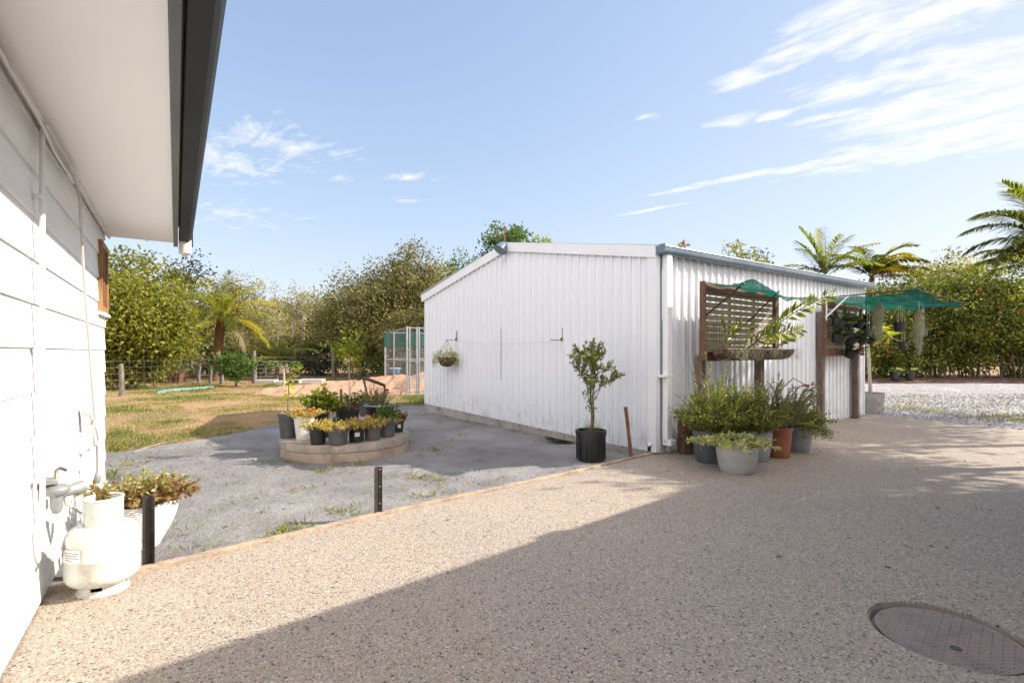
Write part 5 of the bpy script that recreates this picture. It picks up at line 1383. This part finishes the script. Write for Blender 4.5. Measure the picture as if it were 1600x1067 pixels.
# house on the other side of the driveway, its eave shades the paving
a_ = Vector((-.755, -.655, 0)); p_ = Vector((.655, -.755, 0)); c_ = Vector((5.98, 5.25, 0))
t = thing('house', 'second white house wing with grey eave along the shaded side of the driveway', 'house', c_, math.atan2(-.655, -.755))
m = MB(); LH = 6.3
m.add([(x, y, z) for x in (0, LH) for y, z in ((0, 2.40), (3.6, 3.6), (7.2, 2.40), (7.2, 2.50), (3.6, 3.72), (0, 2.50))],
      [(0,1,4,5)[::-1], (1,2,3,4)[::-1], (6,7,10,11), (7,8,9,10), (0,6,7,1)[::-1], (1,7,8,2)[::-1], (5,4,10,11)[::-1], (4,3,9,10)[::-1], (0,5,11,6), (2,8,9,3)])
m.build('roof', M['roof'], t)
m = MB(); m.box((LH/2, .29, 2.385), (LH-.01, .56, .02)); m.build('soffit', M['soffit'], t)
m = MB(); m.box((LH/2, -.02, 2.44), (LH, .10, .12)); m.box((2.2, -.03, 2.52), (.22, .08, .07)); m.build('gutter', M['guttergrey'], t)
m = MB(); m.box((LH/2, 3.6, 1.18), (LH-.5, 6.0, 2.38)); m.build('wall', M['boards'], t)

# ================================================================ YARD THINGS
def post(px, py, top, r, label, mat='greywood', lean=0, Y=None):
    b = gp(px, py, -.06) if Y is None else Vector((ax(px, Y), Y, -.06)); h = az(top, b.y)
    t = thing('fence_post', label, 'fence post', (b.x, b.y, -.06), rng.uniform(0, 3), 'wooden fence posts')
    m = MB(); r *= .75; m.tube([(0, 0, -.1), (lean*.4+.02, .01, h*.4), (lean*.7-.01, 0, h*.75), (lean, .01, h)], [r*1.15, r, r*1.05, r*.8], 9); m.build('timber', M[mat], t, smooth=50)
    return b
post(190, 619, 565, .085, 'short weathered fence post nearest the house corner')
post(311, 597, 565, .09, 'thin fence post farther off, the one closer to the rusty trough')
post(329, 600, 568, .08, 'thin fence post between the rusty trough and the citrus bush')
post(347, 601, 546, .10, 'thick silver post half hidden by the citrus bush', lean=-.12)
post(397, 599, 545, .11, 'thick silver gate post beside the citrus bush')
post(522, 592, 540, .11, 'leaning silver fence post next to the lime green bush', lean=.14)
post(415, 595, 563, .05, 'slim stake just past the thick silver gate post')
post(467, 592, 563, .05, 'slim stake in the wire fence behind the papaya')
def wirefence(label, pts, h, nrow):
    m = MB(); t = thing('wire_fence', label, 'wire fence', (pts[0][0], pts[0][1], -.06), 0)
    o = Vector(pts[0])
    for a, b in zip(pts[:-1], pts[1:]):
        a, b = Vector(a)-o, Vector(b)-o; L = (b-a).length; n = int(L/.3)
        for k in range(nrow): z = .12+(h-.12)*k/(nrow-1); m.tube([(a.x, a.y, z), ((a.x+b.x)/2, (a.y+b.y)/2, z-.02), (b.x, b.y, z)], .0022, 3)
        for k in range(n+1): p = a.lerp(b, k/max(n, 1)); m.tube([(p.x, p.y, .1), (p.x, p.y, h)], .0022, 3)
    m.build('wire_mesh', M['wire'], t)
b1, b2, b3 = gp(190, 619, -.06), gp(347, 601, -.06), gp(397, 599, -.06); b4 = gp(522, 592, -.06)
wirefence('wire mesh fence running from the house side back to the thick silver posts', [(b1.x-.4, b1.y-2.2), (b1.x, b1.y), (b2.x, b2.y)], 1.0, 6)
wirefence('wire mesh fence behind the red earth mounds up to the pen', [(b3.x, b3.y), (b4.x, b4.y), (-4.6, 23.2), (.5, 22.2)], 1.05, 7)
wirefence('distant wire fence line under the trees beyond the trough', [(-24, 30), (gp(311, 597, -.06).x, gp(311, 597, -.06).y), (gp(329, 600, -.06).x, gp(329, 600, -.06).y), (b2.x-1, b2.y+1.5)], .95, 4)
# citrus bush, papaya, saplings
tree('round dark green citrus bush with a thin trunk in front of the fence', 367, 18.6, 550, 70, 'green', .10, .055, 120, 34, .22, 'bark', 'citrus_bush', 'shrub', nb=16, tr=.045, shell=.3)
t = thing('papaya_tree', 'small umbrella-shaped papaya tree with pale stem on the red earth', 'papaya tree', (ax(443, 18.5), 18.5, -.06))
m = MB(); zc = az(572, 18.5); m.tube([(0, 0, -.05), (.02, 0, zc*.5), (0, 0, zc)], [.045, .04, .03], 8)
P = []; D = []
for k in range(16):
    a = 6.28*k/16+rng.uniform(-.2, .2); tp = np.array([math.cos(a)*rng.uniform(.3, .5), math.sin(a)*.42, zc+rng.uniform(.05, .28)]); m.tube([(0, 0, zc-.03), tuple(tp*.6+np.array([0, 0, zc*.45])), tuple(tp)], .008, 5)
    for q in range(12): P.append(tp); D.append((math.cos(a)+rng.normal(0, .7), math.sin(a)+rng.normal(0, .7), rng.uniform(-.8, .1)))
m.build('trunk', M['palebark'], t); q = MB(); q.leaves(P, D, rng.uniform(.16, .28, len(P)), .07, rng.uniform(.2, 1, len(P))); q.build('crown', LM['green'], t)
for px, Y, top, lb in ((489, 17, 597, 'bare pale sapling stake on the red earth, beside the tall sapling'), (501, 16.2, 598, 'thin bare twig on the red earth mound')):
    t = thing('sapling', lb, 'sapling', (ax(px, Y), Y, -.06)); m = MB(); z = az(top, Y); m.tube([(0, 0, -.05), (.02, 0, z*.5), (0, 0, z)], [.014, .012, .006], 6); m.tube([(.02, 0, z*.5), (.1, 0, z*.75)], .006, 5); m.build('stem', M['postwood'], t)
# chain link pen
t = thing('chain_link_pen', 'galvanised chain link pen with green cloth beside the far shed corner', 'animal pen', (0, 0, 0))
PA = Vector((ax(602, 18.0), 18.0, -.06)); PB = Vector((ax(636, 14.4), 14.4, -.06)); PC = Vector((ax(636, 14.4)+2.2, 15.4, -.06)); PD = PA + Vector((2.2, 1.0, 0))
HP = 1.90
def gpost(p, h=HP, r=.028):
    m = MB(); m.tube([(p.x, p.y, -.1), (p.x, p.y, h)], r, 10); m.tube([(p.x, p.y, h), (p.x, p.y, h+.02)], [r*1.2, r*.5], 10); m.build('post', M['galv'], t, smooth=50)
pm = PB + (PC-PB).normalized()*.28
for p, r_ in ((PA, .035), (PA+Vector((.28, .1, 0)), .026), (PB, .030), (PB+Vector((.07, .03, 0)), .022), (pm, .030), (pm+Vector((.06, .02, 0)), .024), (PC, .03), (PD, .03)): gpost(p, HP, r_)
m = MB()
for a, b in ((PA, PB), (PB, PC), (PA, PD), (PD, PC)):
    for z in (HP-.02, .95, .08): m.tube([(a.x, a.y, z), (b.x, b.y, z)], .017, 8)
m.build('rails', M['galv'], t, smooth=50)
def link(a, b, z0, z1, st=.11):
    m = MB(); L = (b-a).length; h = z1-z0; u = -h
    while u < L:
        for s_ in (1, -1):
            s0 = max(u, 0); s1 = min(u+h, L)
            if s1 <= s0: continue
            q0, q1 = (s0-u), (s1-u)
            za, zb_ = (z0+q0, z0+q1) if s_ > 0 else (z1-q0, z1-q1)
            p, r_ = a.lerp(b, s0/L), a.lerp(b, s1/L); m.tube([(p.x, p.y, za), (r_.x, r_.y, zb_)], .0018, 3, cap=False)
        u += st
    m.build('chain_mesh', M['wire'], t)
link(PA, PB, .08, HP-.03); link(PB, PC, .08, HP-.03); link(PA, PD, .08, HP-.03, .1)
m = cloth_grid(lambda u, v: tuple(PA.lerp(PD, u) + Vector((-.03, -.07 + .05*math.sin(u*11), HP+.04 - .52*v + .03*math.sin(u*19)*(1-v) + .02*math.sin(u*8+v*9)))), 30, 12); m.build('green_cloth', M['green'], t, smooth=60)
# blue tub, blocks, trough, tarp, black bar
b = Vector((ax(617, 18.4), 18.4, az(583, 18.4)))
t = thing('plastic_tub', 'bright blue plastic tub on the red earth inside the pen', 'tub', b, .2)
m = MB(); m.lathe([(.15, 0), (.19, .17), (.205, .17), (.205, .185), (.18, .185), (.14, .02), (0, .02)], 28, sq=.5); m.build('body', M['blue'], t, smooth=35)
m = MB(); m.lathe([(.208, .165), (.212, .185), (.205, .192)], 28, sq=.5); m.build('rim', M['whitemetal'], t, smooth=35)
bl = 'pale concrete blocks by the fence'
for i, (x0, x1, y0, y1, Y, lb) in enumerate(((402, 432, 593, 604, 20.3, 'long pale concrete slab next to the thick silver gate post'), (433, 447, 595, 605, 19.6, 'pale concrete block standing just in front of the papaya stem'), (452, 470, 593, 602, 20.2, 'greyish hollow block past the papaya stem'), (471, 506, 592, 601, 20.5, 'pale concrete slab farthest along the row toward the leaning post'))):
    zt = az(y0, Y); w = (x1-x0)/F*Y; t = thing('concrete_block', lb, 'concrete block', (ax((x0+x1)/2, Y), Y, -.06), rng.uniform(-.05, .05), bl)
    m = MB(); m.box((0, 0, (zt+.06)/2), (w, .38, zt+.06)); m.build('block', M['block' if i != 2 else 'slabgrey'], t, bevel=.015)
    if i == 2:
        m = MB()
        for sx in (-.12, .12): m.box((sx, -.192, (zt+.06)/2), (.14, .006, (zt+.06)*.6))
        m.build('hollow', M['blackplastic'], t)
b = gp(247, 600, -.06); t = thing('trough', 'old rusty brown trough under the big yellow-green tree', 'trough', (b.x, b.y+.5, -.06), .1)
m = MB(); w = .68; m.add([(-w*.85, -.25, .02), (w*.85, -.25, .02), (w*.85, .25, .02), (-w*.85, .25, .02), (-w, -.33, .42), (w, -.33, .42), (w, .33, .42), (-w, .33, .42), (-w*.95, -.3, .42), (w*.95, -.3, .42), (w*.95, .3, .42), (-w*.95, .3, .42), (-w*.82, -.22, .06), (w*.82, -.22, .06), (w*.82, .22, .06), (-w*.82, .22, .06)],
    [(3,2,1,0), (0,1,5,4), (1,2,6,5), (2,3,7,6), (3,0,4,7), (4,5,9,8), (5,6,10,9), (6,7,11,10), (7,4,8,11), (8,9,13,12), (9,10,14,13), (10,11,15,14), (11,8,12,15), (12,13,14,15)]); m.build('body', M['rust'], t)
m = MB()
for k in range(-3, 4): m.box((k*.17, -.305, .23), (.03, .02, .34), 0, -.18)
m.build('ribs', M['rust'], t)
m = MB(); pts = [gp(250, 614, -.03), gp(275, 611, -.03), gp(300, 609.5, -.03), gp(326, 607, -.03)]; vs = []
for i, p in enumerate(pts): vs += [(p.x, p.y-.14, p.z-.02), (p.x+.02, p.y-.1, p.z+.07+.02*(i % 2)), (p.x+.02, p.y+.25, p.z+.09-.02*(i % 2)), (p.x, p.y+.33, p.z-.02)]
fs = [(4*i+k, 4*i+4+k, 4*i+5+k, 4*i+1+k) for i in range(3) for k in range(3)] + [(0, 1, 2, 3), (15, 14, 13, 12)]; m.add(vs, fs)
t = tag(m.build('folded_tarp', M['tarp'], smooth=40), 'long flat turquoise folded tarp lying on the dry lawn', 'tarp')
p0, p1, p2 = Vector((ax(568, 14.2), 14.2, az(590, 14.2))), Vector((ax(601, 14.4), 14.4, az(602, 14.4))), gp(574, 613, -.06)
m = MB(); m.tube([p0, p1], .045, 6); m.tube([p0, Vector((ax(575, 14.2), 14.2, -.08))], .035, 6); m.tube([p1, Vector((p1.x, p1.y, -.08))], .03, 6); tag(m.build('black_trestle', M['blackplastic']), 'black sloping bar on a leg standing on the grass before the red earth', 'trestle')
m = MB(); pts = [gp(208, 707, -.035), gp(226, 700, -.034), gp(250, 693, -.034), gp(278, 687, -.034)]; m.tube(pts, .005, 8); tag(m.build('irrigation_pipe', M['concrete'], smooth=60), 'thin pale irrigation pipe lying where sand meets dry lawn', 'pipe')

# ---------------------------------------------------------------- grass and weeds
def blades(m, X, Y, Z, Lh, W, lean, rv):
    n = len(X); a = rng.uniform(0, 6.2832, n); d = np.stack([np.cos(a)*lean, np.sin(a)*lean, np.ones(n)], 1); d /= np.linalg.norm(d, axis=1, keepdims=True)
    m.leaves(np.stack([X, Y, Z], 1), d, Lh, W, rv, 0)
m = MB(); n = 150000; Y = 6 + 17*rng.uniform(0, 1, n)**.8; X = (rng.uniform(165, 690, n)-800)/800*Y
dens = np.array([mnoise.noise(Vector((x*.55, y*.55, 1.3))) + .5*mnoise.noise(Vector((x*1.9, y*1.9, 4))) for x, y in zip(X, Y)])
ok = np.array([not in_sand(x, y) for x, y in zip(X, Y)]) & (dens + rng.normal(0, .22, n) > -.12)
# bare red earth
for bx, by, rx, ry in ((-5.6, 17.2, 2.0, 1.5), (-4.1, 17.4, 1.5, 1.3), (-2.6, 17.0, 1.4, 1.4), (-6.6, 15.6, 1.1, .8), (-4.2, 15.2, 2.8, .9), (-1, 17.4, 1.8, 1.4)):
    ok &= ((X-bx)/rx)**2 + ((Y-by)/ry)**2 > rng.uniform(.7, 1.1, n)
X, Y, dens = X[ok], Y[ok], dens[ok]; n = len(X)
lush = np.clip(dens*1.3 + .25, 0, 1)
near_wall = np.clip(1-np.abs(X+2.2)/1.8, 0, 1)*(Y > 10)
lush = np.clip(lush + near_wall, 0, 1)
blades(m, X, Y, np.full(n, -.062), (.022 + .075*lush*rng.uniform(.3, 1.2, n))*(1+.012*Y), .007+.0006*Y, rng.uniform(.2, 1.6, n), np.clip(.95-lush*.85+rng.normal(0, .17, n), 0, 1))
tag(m.build('lawn_grass', LM['grass']), kind='stuff')
m = MB()
def tuft(x, y, n, s, z):
    X = x + rng.normal(0, s*.6, n); Y = y + rng.normal(0, s*.5, n)
    blades(m, X, Y, np.full(n, z), rng.uniform(.3, 1.2, n)*s*.85, s*.07+.002, rng.uniform(.3, 2.6, n), rng.uniform(0, 1, n))
for px, py, n, s in ((437, 838, 60, .10), (460, 828, 80, .11), (480, 832, 40, .09), (522, 824, 30, .08), (510, 798, 26, .08), (535, 800, 30, .08), (565, 806, 30, .09), (480, 762, 24, .07), (505, 736, 26, .09), (525, 732, 30, .09), (560, 728, 34, .09), (500, 735, 24, .08), (640, 690, 34, .12), (680, 703, 34, .12), (660, 712, 20, .09), (655, 745, 34, .12), (690, 750, 24, .1), (660, 775, 34, .1), (700, 770, 24, .08), (900, 735, 16, .05), (690, 660, 20, .1), (455, 722, 26, .1), (420, 722, 20, .09), (400, 720, 18, .08), (345, 690, 20, .1), (335, 698, 16, .08), (205, 725, 30, .14), (195, 700, 60, .2), (172, 745, 50, .16), (230, 690, 40, .2), (300, 745, 16, .08), (410, 800, 14, .06), (560, 790, 18, .06), (585, 775, 18, .06), (350, 850, 14, .06), (300, 880, 12, .05), (620, 800, 18, .05), (700, 690, 20, .1), (740, 720, 14, .08), (720, 680, 20, .09)):
    b = gp(px, py, -.04); tuft(b.x, b.y, n, s, sand_z(b.x, b.y)-.004)
for k in range(240):
    y = rng.uniform(2.8, 10.5); x = rng.uniform(-.95, -.05)*y*.95 + .4
    if in_sand(x, y) and x < 1.2 - (6-y)*.9: tuft(x, y, int(rng.integers(4, 14)), rng.uniform(.03, .09), sand_z(x, y)-.004)
for i in range(len(EDGE)-1):
    for k in range(16):
        u = rng.uniform(); x, y = EDGE[i][0]+(EDGE[i+1][0]-EDGE[i][0])*u, EDGE[i][1]+(EDGE[i+1][1]-EDGE[i][1])*u; tuft(x-.07, y+.08, int(rng.integers(3, 10)), rng.uniform(.03, .07), -.045)
for k in range(60):
    q = SW(-.06, rng.uniform(.2, 5.8)); tuft(q.x-.05, q.y, int(rng.integers(4, 12)), rng.uniform(.04, .10), -.05)
for k in range(26):
    q = SW(rng.uniform(.2, 6.2), -.05); tuft(q.x, q.y, int(rng.integers(3, 10)), rng.uniform(.03, .06), .0)
tag(m.build('weeds', LM['weed']), kind='stuff'); m = MB()
for px, py, n, s in ((1420, 640, 900, .5), (1395, 637, 400, .4), (1465, 645, 300, .35), (1450, 631, 400, .5), (1580, 650, 900, .5), (1540, 653, 500, .4), (1590, 658, 300, .3), (1560, 632, 400, .5), (1580, 623, 300, .5), (1400, 620, 300, .7), (1340, 640, 120, .15), (1440, 620, 300, .7)):
    n = int(n*.5); b = gp(px, py, -.035)
    X = b.x + rng.normal(0, s*.9, n); Y = b.y + rng.normal(0, s*.45, n); blades(m, X, Y, np.full(n, -.045), rng.uniform(.03, .10, n), .011, rng.uniform(.3, 2, n), rng.uniform(0, 1, n))
tag(m.build('gravel_weeds', LM['weed']), kind='stuff')
# dry leaves and straw lying about
m = MB(); P = []; D = []
for k in range(420):
    y = rng.uniform(2.8, 14); x = rng.uniform(-.95, -.1)*y
    if in_sand(x, y): z = sand_z(x, y)+.004
    elif y > 6: z = -.045
    else: continue
    P.append((x, y, z)); D.append((*rng.normal(0, 1, 2), .05))
for k in range(70):
    x, y = rng.uniform(-1.5, 7), rng.uniform(2.6, 7.2)
    if y > 4.5 + .85*x: continue
    P.append((x, y, .004)); D.append((*rng.normal(0, 1, 2), .08))
P = np.array(P); m.leaves(P, D, rng.uniform(.02, .06, len(P)), rng.uniform(.006, .02, len(P)), rng.uniform(0, 1, len(P)), .3, 4.0); tag(m.build('leaf_litter', LM['dead']), kind='stuff')

# ================================================================ LIGHT, SKY, CAMERA
EL = R(32); AZ = math.atan2(.993, .118)       # compass angle from +Y toward +X
sd = Vector((math.sin(AZ)*math.cos(EL), math.cos(AZ)*math.cos(EL), math.sin(EL)))
L = bpy.data.lights.new('sun', 'SUN'); L.energy = SUN; L.angle = R(.53); L.color = (1, .93, .83)
o = bpy.data.objects.new('sun', L); COL.objects.link(o); o.rotation_euler = (-sd).to_track_quat('-Z', 'Y').to_euler(); o.location = sd*30
w = bpy.data.worlds.new('World'); sc.world = w; w.use_nodes = True; nt = w.node_tree; nt.nodes.clear()
out = nt.nodes.new('ShaderNodeOutputWorld')
sky = N(nt, 'TexSky'); sky.sky_type = 'NISHITA'; sky.sun_disc = False; sky.sun_elevation = EL; sky.sun_rotation = AZ
sky.air_density = AIR; sky.dust_density = DUST; sky.ozone_density = OZ; sky.altitude = 0
bg = N(nt, 'Background'); bg.inputs[1].default_value = SKY
# tone curve in the sky colour: lifts deep blue, evens out brightness
def vm(op, a, b):
    n = N(nt, 'VectorMath', operation=op)
    for i, v in enumerate((a, b)):
        if hasattr(v, 'links'): nt.links.new(v, n.inputs[i])
        else: n.inputs[i].default_value = (v, v, v)
    return n.outputs[0]
e_ = SKY*2**EXPO
t_ = vm('MULTIPLY', sky.outputs[0], e_)
tint = N(nt, 'VectorMath', operation='MULTIPLY'); tint.inputs[1].default_value = (1.0, 1.0, 1.09)
nt.links.new(vm('DIVIDE', vm('MULTIPLY', t_, VA/e_), vm('ADD', vm('MULTIPLY', t_, VB), 1.0)), tint.inputs[0]); nt.links.new(tint.outputs[0], bg.inputs[0])
tc = N(nt, 'TexCoord').outputs['Generated']; sp = N(nt, 'SeparateXYZ'); nt.links.new(tc, sp.inputs[0])
zz = mathn(nt, 'MAXIMUM', sp.outputs[2], .03)
cb = N(nt, 'CombineXYZ'); nt.links.new(mathn(nt, 'DIVIDE', sp.outputs[0], zz), cb.inputs[0]); nt.links.new(mathn(nt, 'DIVIDE', sp.outputs[1], zz), cb.inputs[1])
pv = cb.outputs[0]
def cl(px, py, rx, ry, rot, amp=1.0):
    d = ((px-800)/800, (HOR-py)/800); c = (d[0]/d[1], 1/d[1], 0)
    s = N(nt, 'VectorMath', operation='SUBTRACT'); nt.links.new(pv, s.inputs[0]); s.inputs[1].default_value = c
    mp = N(nt, 'Mapping', vector_type='TEXTURE'); mp.inputs['Rotation'].default_value = (0, 0, R(rot)); mp.inputs['Scale'].default_value = (rx, ry, 1); nt.links.new(s.outputs[0], mp.inputs['Vector'])
    ln = N(nt, 'VectorMath', operation='LENGTH'); nt.links.new(mp.outputs[0], ln.inputs[0])
    v = mathn(nt, 'SUBTRACT', 1.0, ln.outputs['Value']); return mathn(nt, 'MULTIPLY', mathn(nt, 'MAXIMUM', v, 0.0), amp)
mask = None
for a in ((1450, 25, .42, .26, -40), (1330, 22, .36, .16, -48), (1250, 85, .50, .13, -50, .95), (1185, 120, .3, .09, -45, .8), (1480, 105, .75, .24, -30), (1560, 150, .9, .42, -30), (1590, 200, 1.2, .5, -35), (1440, 235, 1.0, .16, -38, .9), (1150, 188, .22, .14, -20, .75), (1200, 182, .14, .09, -30, .8), (1115, 285, .62, .10, -40, .9), (1020, 327, .55, .08, -40, .7), (1330, 245, .8, .13, -38, .8), (1300, 180, .3, .08, -35, .7), (430, 222, .7, .5, 30, .55), (345, 255, .9, .7, 20, .52), (360, 340, 1.3, .9, 0, .42), (640, 278, .3, .16, 0, .55), (648, 314, .3, .14, 0, .5), (1005, 182, .14, .08, 0, .6), (520, 280, .4, .3, 0, .45)):
    v = cl(*a); mask = v if mask is None else mathn(nt, 'MAXIMUM', mask, v)
mpc = N(nt, 'Mapping', vector_type='TEXTURE'); mpc.inputs['Rotation'].default_value = (0, 0, R(-40)); mpc.inputs['Scale'].default_value = (.5, .19, 1); nt.links.new(pv, mpc.inputs['Vector'])
n1 = noise_n(nt, mpc.outputs[0], 1.5, 10, .66, .7); n2 = noise_n(nt, pv, 9, 6, .6, .4)
den = mathn(nt, 'ADD', mathn(nt, 'MULTIPLY', n1, .68), mathn(nt, 'MULTIPLY', n2, .32))
den = mathn(nt, 'ADD', den, mathn(nt, 'MULTIPLY', mathn(nt, 'SUBTRACT', mathn(nt, 'MINIMUM', mask, .55), .38), .55))
fac = ramp(nt, den, [(.46, (0,0,0)), (.56, (.45,.45,.45)), (.68, (1,1,1))])
fac = mathn(nt, 'MULTIPLY', fac, mathn(nt, 'MINIMUM', mathn(nt, 'MULTIPLY', mask, 4.0), 1.0))
fac = mathn(nt, 'MULTIPLY', fac, .8)
bc = N(nt, 'Background'); bc.inputs[0].default_value = (1, .985, .965, 1); bc.inputs[1].default_value = CLOUD
mx = N(nt, 'MixShader'); nt.links.new(fac, mx.inputs[0]); nt.links.new(bg.outputs[0], mx.inputs[1]); nt.links.new(bc.outputs[0], mx.inputs[2]); # added unseen fill, broken like cloud, behind the camera to warm and lift shade
bk = mathn(nt, 'MULTIPLY', mathn(nt, 'SUBTRACT', -.08, sp.outputs[1]), 3.0)
bk = mathn(nt, 'MINIMUM', mathn(nt, 'MAXIMUM', bk, 0.0), 1.0)
cv = ramp(nt, noise_n(nt, scalev(nt, pv, (.6, .9, 1)), 1.3, 7, .6, .5), [(.36, (0,0,0)), (.56, (1,1,1))])
b2 = N(nt, 'Background'); b2.inputs[0].default_value = (1, .92, .88, 1); b2.inputs[1].default_value = BACK_FILL
m3 = N(nt, 'MixShader'); nt.links.new(mathn(nt, 'MULTIPLY', bk, cv), m3.inputs[0]); nt.links.new(mx.outputs[0], m3.inputs[1]); nt.links.new(b2.outputs[0], m3.inputs[2])
nt.links.new(m3.outputs[0], out.inputs[0])

cd = bpy.data.cameras.new('camera'); cd.lens = 18; cd.sensor_width = 36; cd.shift_y = 16.5/1600; cd.clip_start = .05; cd.clip_end = 4000
cam = bpy.data.objects.new('camera', cd); COL.objects.link(cam); cam.location = (0, 0, CH); cam.rotation_euler = (R(90), 0, 0); sc.camera = cam
sc.view_settings.view_transform = 'Standard'; sc.view_settings.look = 'None'; sc.view_settings.exposure = EXPO; sc.view_settings.gamma = 1
sc.cycles.use_denoising = True; sc.cycles.max_bounces = 8; sc.cycles.transparent_max_bounces = 8
